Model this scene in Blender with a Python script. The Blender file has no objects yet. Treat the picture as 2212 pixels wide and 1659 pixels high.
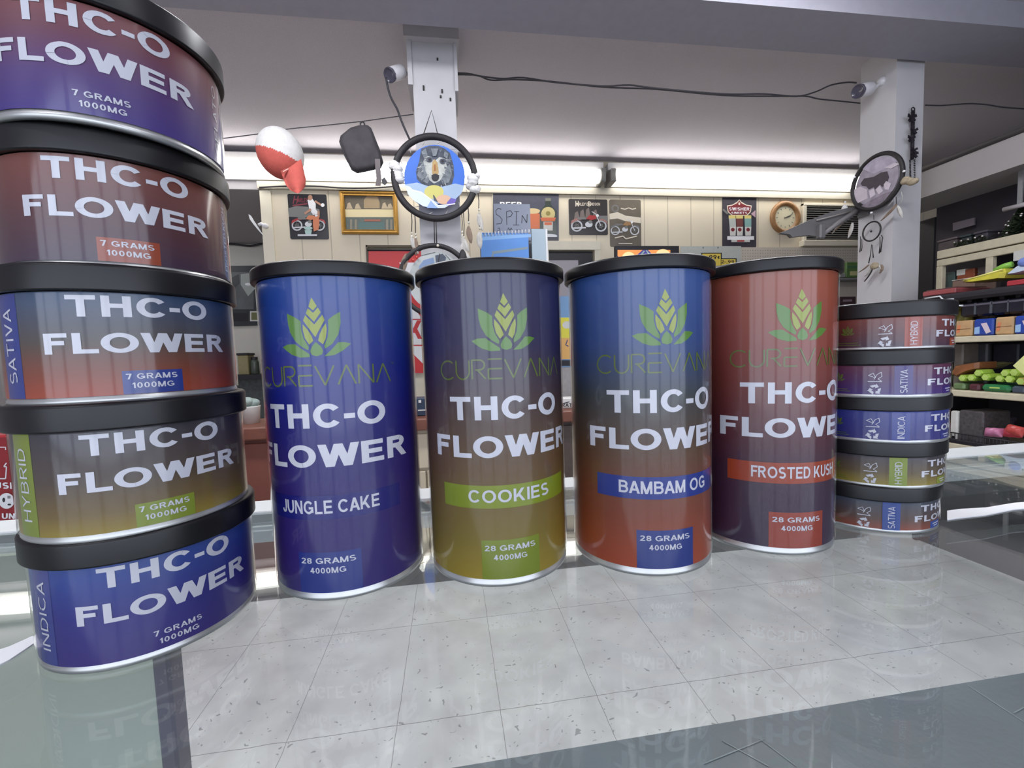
import bpy, math, random
from mathutils import Vector, Matrix
from mathutils.geometry import tessellate_polygon

random.seed(7)
S = bpy.context.scene
COL = S.collection
PI = math.pi

# ------------------------------------------------------------------ camera, world, lights, exposure
W, H = 2212.0, 1659.0
FPX = 930.23
PITCH, ROLL, YAW = 0.06755, -0.03459, math.radians(8)
CZ = 1.0736                        # eye height; the glass counter top is at 0.95
GZ = 0.95
_cp, _sp, _cr, _sr = math.cos(PITCH), math.sin(PITCH), math.cos(ROLL), math.sin(ROLL)
_f = Vector((0, _cp, -_sp)); _r0 = Vector((1, 0, 0)); _u0 = Vector((0, _sp, _cp))
_r = _cr * _r0 + _sr * _u0
_u = -_sr * _r0 + _cr * _u0
RZ = Matrix.Rotation(-YAW, 3, 'Z')   # view-aligned axes -> room axes (X along back wall, Y depth)
FW, RT, UP = RZ @ _f, RZ @ _r, RZ @ _u

cam_d = bpy.data.cameras.new('camera')
cam_d.sensor_width = 36.0
cam_d.lens = FPX / W * 36.0
cam_d.clip_start = 0.01
cam = bpy.data.objects.new('camera', cam_d)
COL.objects.link(cam)
m = Matrix.Identity(4)
for i, v in enumerate((RT, UP, -FW)):
    for k in range(3):
        m[k][i] = v[k]
m[2][3] = CZ
cam.matrix_world = m
S.camera = cam

world = bpy.data.worlds.new('World')
S.world = world
world.use_nodes = True
_bg = world.node_tree.nodes['Background']
_bg.inputs[0].default_value = (0.62, 0.74, 1.0, 1)
_bg.inputs[1].default_value = 1.0

S.view_settings.view_transform = 'Standard'
S.view_settings.look = 'None'
S.view_settings.exposure = 0.0
S.view_settings.gamma = 1.0
S.view_settings.use_curve_mapping = False
S.cycles.max_bounces = 8
S.cycles.diffuse_bounces = 4
S.cycles.glossy_bounces = 4
S.cycles.transmission_bounces = 6
S.cycles.transparent_max_bounces = 12
S.cycles.use_denoising = True
S.cycles.caustics_reflective = False
S.cycles.caustics_refractive = False


def area_light(name, loc, rot, sx, sy, power, color):
    d = bpy.data.lights.new(name, 'AREA')
    d.shape = 'RECTANGLE'; d.size = sx; d.size_y = sy
    d.energy = power; d.color = color
    o = bpy.data.objects.new(name, d); COL.objects.link(o)
    o.location = loc; o.rotation_euler = rot
    return o


# daylight entering through the shop window behind the camera
WIN_POWER = 66
TUBE_STRENGTH = 7.0
CEIL_STRENGTH = 12.0
AISLE_STRENGTH = 44.0
for _k, (_x, _w) in enumerate(((-3.2, .8), (-2.2, .9), (-1.1, 1.0), (0.02, .9), (1.0, .8), (2.0, .95), (3.1, 1.0))):
    area_light('window_daylight', (_x, -2.55, 1.52), (math.radians(90), 0, 0), _w, 1.85, WIN_POWER * _w / 6.35, (0.88, 0.93, 1.0))


# ------------------------------------------------------------------ projection helpers (photo pixel -> point on a real plane)
def ray(px, py):
    return FW + RT * ((px - W / 2) / FPX) - UP * ((py - H / 2) / FPX)


def at_y(px, py, Y):
    d = ray(px, py); t = Y / d.y
    return Vector((d.x * t, Y, CZ + d.z * t))


def at_x(px, py, X):
    d = ray(px, py); t = X / d.x
    return Vector((X, d.y * t, CZ + d.z * t))


def at_z(px, py, Z):
    d = ray(px, py); t = (Z - CZ) / d.z
    return Vector((d.x * t, d.y * t, Z))


def room(x, y):
    v = RZ @ Vector((x, y, 0)); return v.x, v.y


# ------------------------------------------------------------------ materials
def lin(c):
    c = c / 255.0
    return c / 12.92 if c <= 0.04045 else ((c + 0.055) / 1.055) ** 2.4


def rgb(r, g, b):
    return (lin(r), lin(g), lin(b), 1)


MATS = {}


def mat(name, col, rough=0.5, metal=0.0, spec=0.5, coat=0.0, noise=0.0, nscale=40.0, bump=0.0, bscale=120.0, emit=0.0):
    if name in MATS:
        return MATS[name]
    mt = bpy.data.materials.new(name); MATS[name] = mt
    mt.use_nodes = True
    nt = mt.node_tree; b = nt.nodes['Principled BSDF']
    c = rgb(*col)
    b.inputs['Base Color'].default_value = c
    b.inputs['Roughness'].default_value = rough
    b.inputs['Metallic'].default_value = metal
    b.inputs['Specular IOR Level'].default_value = spec
    b.inputs['Coat Weight'].default_value = coat
    b.inputs['Coat Roughness'].default_value = 0.08
    tc = nt.nodes.new('ShaderNodeTexCoord')
    if noise > 0:
        n = nt.nodes.new('ShaderNodeTexNoise'); n.inputs['Scale'].default_value = nscale
        n.inputs['Detail'].default_value = 5
        r = nt.nodes.new('ShaderNodeValToRGB')
        r.color_ramp.elements[0].position = 0.3; r.color_ramp.elements[1].position = 0.72
        r.color_ramp.elements[0].color = tuple(x * (1 - noise) for x in c[:3]) + (1,)
        r.color_ramp.elements[1].color = tuple(min(1, x * (1 + noise * 0.6)) for x in c[:3]) + (1,)
        nt.links.new(tc.outputs['Object'], n.inputs['Vector'])
        nt.links.new(n.outputs['Fac'], r.inputs['Fac'])
        nt.links.new(r.outputs['Color'], b.inputs['Base Color'])
    if bump > 0:
        n2 = nt.nodes.new('ShaderNodeTexNoise'); n2.inputs['Scale'].default_value = bscale
        n2.inputs['Detail'].default_value = 4
        bp = nt.nodes.new('ShaderNodeBump'); bp.inputs['Strength'].default_value = bump
        bp.inputs['Distance'].default_value = 0.004
        nt.links.new(tc.outputs['Object'], n2.inputs['Vector'])
        nt.links.new(n2.outputs['Fac'], bp.inputs['Height'])
        nt.links.new(bp.outputs['Normal'], b.inputs['Normal'])
    if emit > 0:
        b.inputs['Emission Color'].default_value = c
        b.inputs['Emission Strength'].default_value = emit
    return mt


def grad_mat(name, stops, h, z0=0.0, rough=0.4):
    """printed vertical colour gradient; stops = [(0..1 from bottom, srgb)]"""
    mt = bpy.data.materials.new(name); mt.use_nodes = True
    nt = mt.node_tree; b = nt.nodes['Principled BSDF']
    b.inputs['Roughness'].default_value = rough
    b.inputs['Specular IOR Level'].default_value = 0.5
    tc = nt.nodes.new('ShaderNodeTexCoord'); sp = nt.nodes.new('ShaderNodeSeparateXYZ')
    mr = nt.nodes.new('ShaderNodeMapRange')
    mr.inputs['From Min'].default_value = z0; mr.inputs['From Max'].default_value = z0 + h
    rp = nt.nodes.new('ShaderNodeValToRGB')
    el = rp.color_ramp.elements
    while len(el) < len(stops):
        el.new(0.5)
    for e, (p, c) in zip(el, stops):
        e.position = p; e.color = rgb(*[v * .95 + 5 for v in c])  # greyish reflection haze mixed evenly into the print colours
    nt.links.new(tc.outputs['Object'], sp.inputs[0])
    nt.links.new(sp.outputs['Z'], mr.inputs['Value'])
    nt.links.new(mr.outputs[0], rp.inputs['Fac'])
    nt.links.new(rp.outputs['Color'], b.inputs['Base Color'])
    # faint dust on the film, only roughness varies
    n = nt.nodes.new('ShaderNodeTexNoise'); n.inputs['Scale'].default_value = 60
    m2 = nt.nodes.new('ShaderNodeMapRange'); m2.inputs['To Min'].default_value = rough * 0.7; m2.inputs['To Max'].default_value = rough * 1.4
    nt.links.new(tc.outputs['Object'], n.inputs['Vector']); nt.links.new(n.outputs['Fac'], m2.inputs['Value'])
    nt.links.new(m2.outputs[0], b.inputs['Roughness'])
    return mt


def emit_mat(name, col, strength):
    mt = bpy.data.materials.new(name); mt.use_nodes = True
    nt = mt.node_tree; nt.nodes.clear()
    e = nt.nodes.new('ShaderNodeEmission'); e.inputs[0].default_value = rgb(*col); e.inputs[1].default_value = strength
    o = nt.nodes.new('ShaderNodeOutputMaterial'); nt.links.new(e.outputs[0], o.inputs[0])
    return mt


def glass_mat(name, tint=(235, 245, 242), dust=0.03, dustcol=(190, 195, 195), wave=0.0, rough=.012):
    """thin sheet glass: clear transmission, Fresnel mirror, a little dust"""
    mt = bpy.data.materials.new(name); mt.use_nodes = True
    nt = mt.node_tree; nt.nodes.clear()
    o = nt.nodes.new('ShaderNodeOutputMaterial')
    tr = nt.nodes.new('ShaderNodeBsdfTransparent'); tr.inputs[0].default_value = rgb(*tint)
    gl = nt.nodes.new('ShaderNodeBsdfGlossy'); gl.inputs['Roughness'].default_value = rough
    gl.inputs[0].default_value = (1, 1, 1, 1)
    fr = nt.nodes.new('ShaderNodeFresnel')
    ge = nt.nodes.new('ShaderNodeNewGeometry'); io = nt.nodes.new('ShaderNodeMapRange')   # same index seen from either face
    io.inputs['To Min'].default_value = 1.5; io.inputs['To Max'].default_value = 1 / 1.5
    nt.links.new(ge.outputs['Backfacing'], io.inputs['Value']); nt.links.new(io.outputs[0], fr.inputs[0])
    mx = nt.nodes.new('ShaderNodeMixShader')
    nt.links.new(fr.outputs[0], mx.inputs[0]); nt.links.new(tr.outputs[0], mx.inputs[1]); nt.links.new(gl.outputs[0], mx.inputs[2])
    df = nt.nodes.new('ShaderNodeBsdfDiffuse'); df.inputs[0].default_value = rgb(*dustcol)
    mx2 = nt.nodes.new('ShaderNodeMixShader'); mx2.inputs[0].default_value = dust
    nt.links.new(mx.outputs[0], mx2.inputs[1]); nt.links.new(df.outputs[0], mx2.inputs[2])
    nt.links.new(mx2.outputs[0], o.inputs[0])
    if wave:
        tc = nt.nodes.new('ShaderNodeTexCoord')
        n = nt.nodes.new('ShaderNodeTexNoise'); n.inputs['Scale'].default_value = 9; n.inputs['Detail'].default_value = 1
        bp = nt.nodes.new('ShaderNodeBump'); bp.inputs['Strength'].default_value = wave; bp.inputs['Distance'].default_value = 0.002
        nt.links.new(tc.outputs['Object'], n.inputs['Vector']); nt.links.new(n.outputs['Fac'], bp.inputs['Height'])
        nt.links.new(bp.outputs['Normal'], gl.inputs['Normal'])
    return mt


# ------------------------------------------------------------------ mesh builder
class MB:
    def __init__(self):
        self.v, self.f, self.m, self.s = [], [], [], []

    def add(self, verts, faces, m=0, smooth=False):
        o = len(self.v)
        self.v += [tuple(p) for p in verts]
        for f in faces:
            self.f.append(tuple(i + o for i in f)); self.m.append(m); self.s.append(smooth)
        return self

    def box(self, x0, x1, y0, y1, z0, z1, m=0, M=None):
        x0, x1 = sorted((x0, x1)); y0, y1 = sorted((y0, y1)); z0, z1 = sorted((z0, z1))
        v = [Vector(p) for p in ((x0, y0, z0), (x1, y0, z0), (x1, y1, z0), (x0, y1, z0), (x0, y0, z1), (x1, y0, z1), (x1, y1, z1), (x0, y1, z1))]
        if M: v = [M @ p for p in v]
        return self.add(v, [(0, 3, 2, 1), (4, 5, 6, 7), (0, 1, 5, 4), (1, 2, 6, 5), (2, 3, 7, 6), (3, 0, 4, 7)], m)

    def rbox(self, x0, x1, y0, y1, z0, z1, b, m=0, M=None):
        """box with chamfered edges"""
        x0, x1 = sorted((x0, x1)); y0, y1 = sorted((y0, y1)); z0, z1 = sorted((z0, z1))
        b = min(b, (x1 - x0) * .45, (y1 - y0) * .45, (z1 - z0) * .45)
        cx, cy, cz = (x0 + x1) / 2, (y0 + y1) / 2, (z0 + z1) / 2
        hx, hy, hz = (x1 - x0) / 2, (y1 - y0) / 2, (z1 - z0) / 2
        vs, idx = [], {}
        for sx in (-1, 1):
            for sy in (-1, 1):
                for sz in (-1, 1):
                    for ax in range(3):
                        h = [hx - b, hy - b, hz - b]; h[ax] += b
                        p = Vector((cx + sx * h[0], cy + sy * h[1], cz + sz * h[2]))
                        idx[(sx, sy, sz, ax)] = len(vs); vs.append(M @ p if M else p)
        fs = []
        for ax in range(3):
            o1, o2 = (ax + 1) % 3, (ax + 2) % 3
            for sg in (-1, 1):
                q = []
                for a, c in ((-1, -1), (1, -1), (1, 1), (-1, 1)):
                    k = [0, 0, 0]; k[ax] = sg; k[o1] = a; k[o2] = c
                    q.append(idx[(k[0], k[1], k[2], ax)])
                fs.append(q if sg > 0 else q[::-1])
        for ax in range(3):
            o1, o2 = (ax + 1) % 3, (ax + 2) % 3
            for a in (-1, 1):
                for c in (-1, 1):
                    def key(s, which):
                        k = [0, 0, 0]; k[ax] = s; k[o1] = a; k[o2] = c
                        return idx[(k[0], k[1], k[2], which)]
                    q = [key(-1, o1), key(1, o1), key(1, o2), key(-1, o2)]
                    fs.append(q if a * c < 0 else q[::-1])
        for sx in (-1, 1):
            for sy in (-1, 1):
                for sz in (-1, 1):
                    q = [idx[(sx, sy, sz, 0)], idx[(sx, sy, sz, 1)], idx[(sx, sy, sz, 2)]]
                    fs.append(q if sx * sy * sz > 0 else q[::-1])
        return self.add(vs, fs, m)

    def lathe(self, prof, seg=48, M=None, m=0, smooth=True, a0=0.0, a1=2 * PI):
        """profile of (r, z) revolved about Z"""
        full = abs(a1 - a0 - 2 * PI) < 1e-6
        n = seg if full else seg + 1
        vs = []
        for r, z in prof:
            for k in range(n):
                a = a0 + (a1 - a0) * k / seg
                p = Vector((r * math.sin(a), -r * math.cos(a), z))
                vs.append(M @ p if M else p)
        fs = []
        for i in range(len(prof) - 1):
            for k in range(seg):
                k2 = (k + 1) % n
                fs.append((i * n + k, i * n + k2, (i + 1) * n + k2, (i + 1) * n + k))
        return self.add(vs, fs, m, smooth)

    def tube(self, pts, r, seg=8, closed=False, m=0, cap=True):
        pts = [Vector(p) for p in pts]; n = len(pts)
        rs = r if isinstance(r, (list, tuple)) else [r] * n
        vs = []; prev = None
        for i, p in enumerate(pts):
            a = pts[(i - 1) % n] if (closed or i > 0) else p
            b = pts[(i + 1) % n] if (closed or i < n - 1) else p
            t = (b - a)
            t = t.normalized() if t.length > 1e-9 else Vector((0, 0, 1))
            if prev is None:
                ref = Vector((0, 0, 1)) if abs(t.z) < .9 else Vector((1, 0, 0))
                nx = t.cross(ref).normalized()
            else:
                nx = (prev - t * prev.dot(t)).normalized()
            prev = nx; ny = t.cross(nx)
            for k in range(seg):
                an = 2 * PI * k / seg
                vs.append(p + (nx * math.cos(an) + ny * math.sin(an)) * rs[i])
        fs = []
        for i in range(n if closed else n - 1):
            j = (i + 1) % n
            for k in range(seg):
                k2 = (k + 1) % seg
                fs.append((i * seg + k, i * seg + k2, j * seg + k2, j * seg + k))
        if cap and not closed:
            fs.append(tuple(range(seg))[::-1]); fs.append(tuple((n - 1) * seg + k for k in range(seg)))
        return self.add(vs, fs, m, True)

    def ellipsoid(self, c, rx, ry, rz, M=None, m=0, seg=16, rings=10):
        vs, fs = [], []
        for i in range(rings + 1):
            t = PI * i / rings
            for k in range(seg):
                a = 2 * PI * k / seg
                p = Vector((rx * math.sin(t) * math.cos(a), ry * math.sin(t) * math.sin(a), -rz * math.cos(t)))
                vs.append((M @ p if M else p) + Vector(c))
        for i in range(rings):
            for k in range(seg):
                k2 = (k + 1) % seg
                fs.append((i * seg + k, i * seg + k2, (i + 1) * seg + k2, (i + 1) * seg + k))
        return self.add(vs, fs, m, True)

    def prism(self, pts, thick, m=0, mside=None):
        """closed planar polygon (3D, CCW seen from the front) extruded by -normal*thick"""
        pts = [Vector(p) for p in pts]; n = len(pts)
        nrm = Vector((0, 0, 0))
        for i in range(n):
            nrm += pts[i].cross(pts[(i + 1) % n])
        nrm.normalize()
        back = [p - nrm * thick for p in pts]
        tris = tessellate_polygon([pts])
        vs = pts + back; fs = []
        for t in tris:
            a, b, c = t
            nn = (pts[b] - pts[a]).cross(pts[c] - pts[a])
            if nn.dot(nrm) < 0: a, b, c = a, c, b
            fs.append((a, b, c)); fs.append((a + n, c + n, b + n))
        self.add(vs, fs, m)
        self.add(vs, [(i, i + n, (i + 1) % n + n, (i + 1) % n) for i in range(n)], mside if mside is not None else m)
        return self

    def mesh(self, name):
        me = bpy.data.meshes.new(name)
        me.from_pydata(self.v, [], self.f)
        me.polygons.foreach_set('material_index', self.m)
        me.polygons.foreach_set('use_smooth', self.s)
        me.update()
        return me


def obj(name, mb, mats, parent=None, loc=None, rz=0.0):
    me = mb.mesh(name)
    if not isinstance(mats, (list, tuple)): mats = [mats]
    for x in mats: me.materials.append(x)
    o = bpy.data.objects.new(name, me); COL.objects.link(o)
    if loc is not None: o.location = loc
    o.rotation_euler.z = rz
    if parent is not None: o.parent = parent
    return o


def tag(o, label, cat, group=None):
    o['label'] = label; o['category'] = cat
    if group: o['group'] = group
    return o


def thing(name, label, cat, loc=(0, 0, 0), rz=0.0, group=None):
    o = bpy.data.objects.new(name, None); COL.objects.link(o)
    o.empty_display_size = 0.02
    o.location = loc; o.rotation_euler.z = rz
    return tag(o, label, cat, group)


def struct(name, mb, mats):
    o = obj(name, mb, mats); o['kind'] = 'structure'
    return o


# ------------------------------------------------------------------ lettering
def _ring(cx, cy, rx, ry, t, a0=0, a1=360, n=None, ty=None):
    ty = t * .92 if ty is None else ty
    n = n or max(6, int(abs(a1 - a0) / 15)); out = []
    for k in range(n):
        q = []
        for a, i in ((k, 0), (k + 1, 0), (k + 1, 1), (k, 1)):
            an = math.radians(a0 + (a1 - a0) * a / n)
            q.append((cx + (rx - t * i) * math.cos(an), cy + (ry - ty * i) * math.sin(an)))
        out.append(q)
    return out


def _bx(x0, x1, y0, y1): return [[(x0, y0), (x1, y0), (x1, y1), (x0, y1)]]


def _dg(xb, yb, xt, yt, w): return [[(xb, yb), (xb + w, yb), (xt + w, yt), (xt, yt)]]


def letter(c, t):
    """block capital of cap height 1 and stroke t as convex pieces -> (pieces, width)"""
    h = t * .92; d = t * 1.12; m = .5 - h / 2
    rs = (.5 + h / 2) / 2
    if c == ' ': return [], .22
    if c == '-': return _bx(.02, .36, .34, .34 + h), .38
    if c == '.': return _bx(0, t, 0, t), t
    if c == 'T': return _bx(0, .8, 1 - h, 1) + _bx(.4 - t / 2, .4 + t / 2, 0, 1), .8
    if c == 'H': return _bx(0, t, 0, 1) + _bx(.78 - t, .78, 0, 1) + _bx(0, .78, m + .03, m + h + .03), .78
    if c == 'C': return _ring(.45, .5, .45, .5, t, 38, 322), .87
    if c == 'O' or c == 'Q': return _ring(.48, .5, .48, .5, t, n=30), .96
    if c == '0': return _ring(.31, .5, .31, .5, t, n=24), .62
    if c == 'G': return _ring(.46, .5, .46, .5, t, 40, 330) + _bx(.48, .9, .36, .36 + h) + _bx(.9 - t, .9, .1, .45), .92
    if c == 'F': return _bx(0, t, 0, 1) + _bx(0, .66, 1 - h, 1) + _bx(0, .58, .43, .43 + h), .66
    if c == 'L': return _bx(0, t, 0, 1) + _bx(0, .66, 0, h), .66
    if c == 'E': return _bx(0, t, 0, 1) + _bx(0, .7, 1 - h, 1) + _bx(0, .66, m + .01, m + h + .01) + _bx(0, .72, 0, h), .72
    if c == 'I': return _bx(0, t, 0, 1), t
    if c == 'W':
        return _dg(.22, 0, 0, 1, d) + _dg(.22, 0, .48, 1, d) + _dg(.74, 0, .48, 1, d) + _dg(.74, 0, .96, 1, d), .96 + d
    if c == 'V': return _dg(.33, 0, 0, 1, d) + _dg(.33, 0, .66, 1, d), .66 + d
    if c == 'A': return _dg(0, 0, .34, 1, d) + _dg(.68, 0, .34, 1, d) + _bx(.2, .68 + d - .2, .22, .22 + h), .68 + d
    if c == 'M':
        return _bx(0, t, 0, 1) + _bx(.92 - t, .92, 0, 1) + _dg(.46 - d / 2, 0, 0, 1, d) + _dg(.46 - d / 2, 0, .92 - d, 1, d), .92
    if c == 'N': return _bx(0, t, 0, 1) + _bx(.78 - t, .78, 0, 1) + _dg(.78 - d, 0, 0, 1, d), .78
    if c == 'K': return _bx(0, t, 0, 1) + _dg(t * .5, .32, .76 - d, 1, d * 1.15) + _dg(.82 - d, 0, .22, .58, d * 1.1), .86
    if c == 'X': return _dg(0, 0, .7 - d, 1, d) + _dg(.7 - d, 0, 0, 1, d), .7
    if c == 'Y': return _dg(.33, .4, 0, 1, d) + _dg(.33, .4, .66, 1, d) + _bx(.33 + d / 2 - t / 2, .33 + d / 2 + t / 2, 0, .45), .66 + d
    if c in 'PRB':
        q = _bx(0, t, 0, 1) + _bx(0, .42, 1 - h, 1) + _bx(0, .42, .44, .44 + h) + _ring(.42, .72, .32, .28, t, -90, 90)
        if c == 'R': q += _dg(.58, 0, .3, .46, d * 1.05)
        if c == 'B': q += _bx(0, .44, 0, h) + _ring(.44, (.44 + h) / 2, .34, (.44 + h) / 2, t, -90, 90)
        return q, .78 if c != 'R' else .58 + d * 1.05
    if c == 'D': return _bx(0, t, 0, 1) + _bx(0, .34, 1 - h, 1) + _bx(0, .34, 0, h) + _ring(.34, .5, .46, .5, t, -90, 90), .8
    if c == 'U': return _bx(0, t, .36, 1) + _bx(.76 - t, .76, .36, 1) + _ring(.38, .38, .38, .38, t, 180, 360), .76
    if c == 'J': return _bx(.56 - t, .56, .3, 1) + _ring(.28, .3, .28, .3, t, 180, 360), .56
    if c in 'S38':
        top, bot = {'S': ((35, 270), (-145, 90)), '3': ((-90, 150), (-150, 90)), '8': ((0, 360), (0, 360))}[c]
        if c == 'S': return _ring(.36, .5 - h / 2 + rs, .35, rs, t, *top) + _ring(.36, rs, .37, rs, t, *bot), .73
        return _ring(.31, .5 - h / 2 + rs, .29, rs, t, *top) + _ring(.31, rs, .31, rs, t, *bot), .62
    if c == '2': return _ring(.3, .7, .3, .3, t, -20, 165) + _dg(0, h * .6, .6 - d, .62, d) + _bx(0, .62, 0, h), .62
    if c == '1': return _bx(.2, .2 + t, 0, 1) + _dg(0, .68, .2, 1, d * .8), .2 + t
    if c == '4': return _bx(.42 - t / 2, .42 + t / 2, 0, 1) + _bx(0, .66, .22, .22 + h) + _dg(0, .26, .42 - t / 2, 1, d * .9), .66
    if c == '5': return _bx(.04, .58, 1 - h, 1) + _bx(.04, .04 + t, .46, 1) + _ring(.29, .33, .31, .33, t, -150, 120), .62
    if c == '7': return _bx(0, .62, 1 - h, 1) + _dg(.14, 0, .62 - d, 1 - h * .5, d), .62
    if c == '9': return _ring(.31, .68, .31, .32, t, n=20) + _dg(.2, 0, .62 - t, .66, t), .62
    if c == '6': return _ring(.31, .32, .31, .32, t, n=20) + _dg(0, .36, .3, 1, t), .62
    if c == '\u00a2': return _ring(.25, .45, .25, .3, t, 40, 320) + _bx(.25 - t * .3, .25 + t * .3, .05, .85), .45
    if c == '(': return _ring(.3, .5, .3, .6, t, 120, 240), .25
    return _bx(0, .5, 0, 1), .5


_TC = {}


def glyphs(s, bold=0.03, spacing=1.0):
    """lettering as triangles, cap height 1, left edge 0 -> (verts2d, tris, width)"""
    key = (s, bold, spacing)
    if key in _TC: return _TC[key]
    t = .225 if bold > .035 else (.185 if bold > .008 else .115)
    vs, ts, x = [], [], 0.0
    for i, c in enumerate(s):
        P, w = letter(c, t)
        if i and ('A' in (c, s[i - 1]) or '-' in (c, s[i - 1]) or s[i - 1] + c in ('LO', 'OW', 'WE', 'FR')): x -= .075
        for q in P:
            o = len(vs); vs += [(x + a, b) for a, b in q]
            ts += [(o, o + 1, o + 2), (o, o + 2, o + 3)]
        x += w + .13 * spacing + (.1 * (spacing - 1))
    _TC[key] = (vs, ts, max(p[0] for p in vs))
    return _TC[key]


def clip(poly, a, b):
    """clip convex 2D polygon to a <= x <= b"""
    for lim, sg in ((a, 1), (b, -1)):
        out = []
        for i in range(len(poly)):
            p, q = poly[i], poly[(i + 1) % len(poly)]
            dp, dq = (p[0] - lim) * sg, (q[0] - lim) * sg
            if dp >= 0: out.append(p)
            if (dp > 0 and dq < 0) or (dp < 0 and dq > 0):
                t = dp / (dp - dq); out.append((lim, p[1] + t * (q[1] - p[1])))
        poly = out
        if len(poly) < 3: return []
    return poly


class Wrap:
    """flat artwork in metres (s along the girth, z up) wrapped round a cylinder of radius R"""
    def __init__(self, mb, R, step=0.0016):
        self.mb, self.R, self.step = mb, R, step

    def tri(self, tris, m, lift):
        cache, vs, fs = {}, [], []
        R = self.R + lift
        for t in tris:
            ar = (t[1][0] - t[0][0]) * (t[2][1] - t[0][1]) - (t[2][0] - t[0][0]) * (t[1][1] - t[0][1])
            if abs(ar) < 1e-13: continue
            if ar < 0: t = (t[0], t[2], t[1])
            lo, hi = min(p[0] for p in t), max(p[0] for p in t)
            for k in range(math.floor(lo / self.step), math.floor(hi / self.step) + 1):
                pl = clip(list(t), k * self.step, (k + 1) * self.step)
                if not pl: continue
                ids = []
                for s, z in pl:
                    ky = (round(s * 1e6), round(z * 1e6))
                    if ky not in cache:
                        a = s / self.R
                        cache[ky] = len(vs); vs.append((R * math.sin(a), -R * math.cos(a), z))
                    if not ids or ids[-1] != cache[ky]: ids.append(cache[ky])
                if ids[0] == ids[-1]: ids.pop()
                if len(ids) >= 3: fs.append(ids)
        self.mb.add(vs, fs, m, True)

    def poly(self, pts, m, lift=0.00015):
        t3 = [Vector((x, y, 0)) for x, y in pts]
        self.tri([tuple(pts[i] for i in t) for t in tessellate_polygon([t3])], m, lift)

    def rect(self, s0, s1, z0, z1, m, lift=0.0001):
        self.tri([((s0, z0), (s1, z0), (s1, z1)), ((s0, z0), (s1, z1), (s0, z1))], m, lift)

    def text(self, t, s0, s1, z0, z1, m, bold=0.03, lift=0.0002, vert=False, spacing=1.0):
        vs, ts, w = glyphs(t, bold, spacing)
        if not vert:
            q = [(s0 + x / w * (s1 - s0), z0 + y * (z1 - z0)) for x, y in vs]
        else:       # reads upwards: x -> z, y -> -s
            q = [(s1 - y * (s1 - s0), z0 + x / w * (z1 - z0)) for x, y in vs]
        for k in range(0, len(ts), 2):      # overlapping strokes are stepped apart by a few microns
            self.tri([tuple(q[i] for i in t3) for t3 in ts[k:k + 2]], m, lift + .00002 * (k // 2 % 7))

    def stroke(self, pts, w, m, lift=0.0002):
        for a, b in zip(pts, pts[1:]):
            d = Vector((b[0] - a[0], b[1] - a[1])); L = d.length
            if L < 1e-9: continue
            n = Vector((-d.y, d.x)) / L * w / 2
            self.tri([((a[0] + n.x, a[1] + n.y), (a[0] - n.x, a[1] - n.y), (b[0] - n.x, b[1] - n.y)),
                      ((a[0] + n.x, a[1] + n.y), (b[0] - n.x, b[1] - n.y), (b[0] + n.x, b[1] + n.y))], m, lift)


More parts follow.
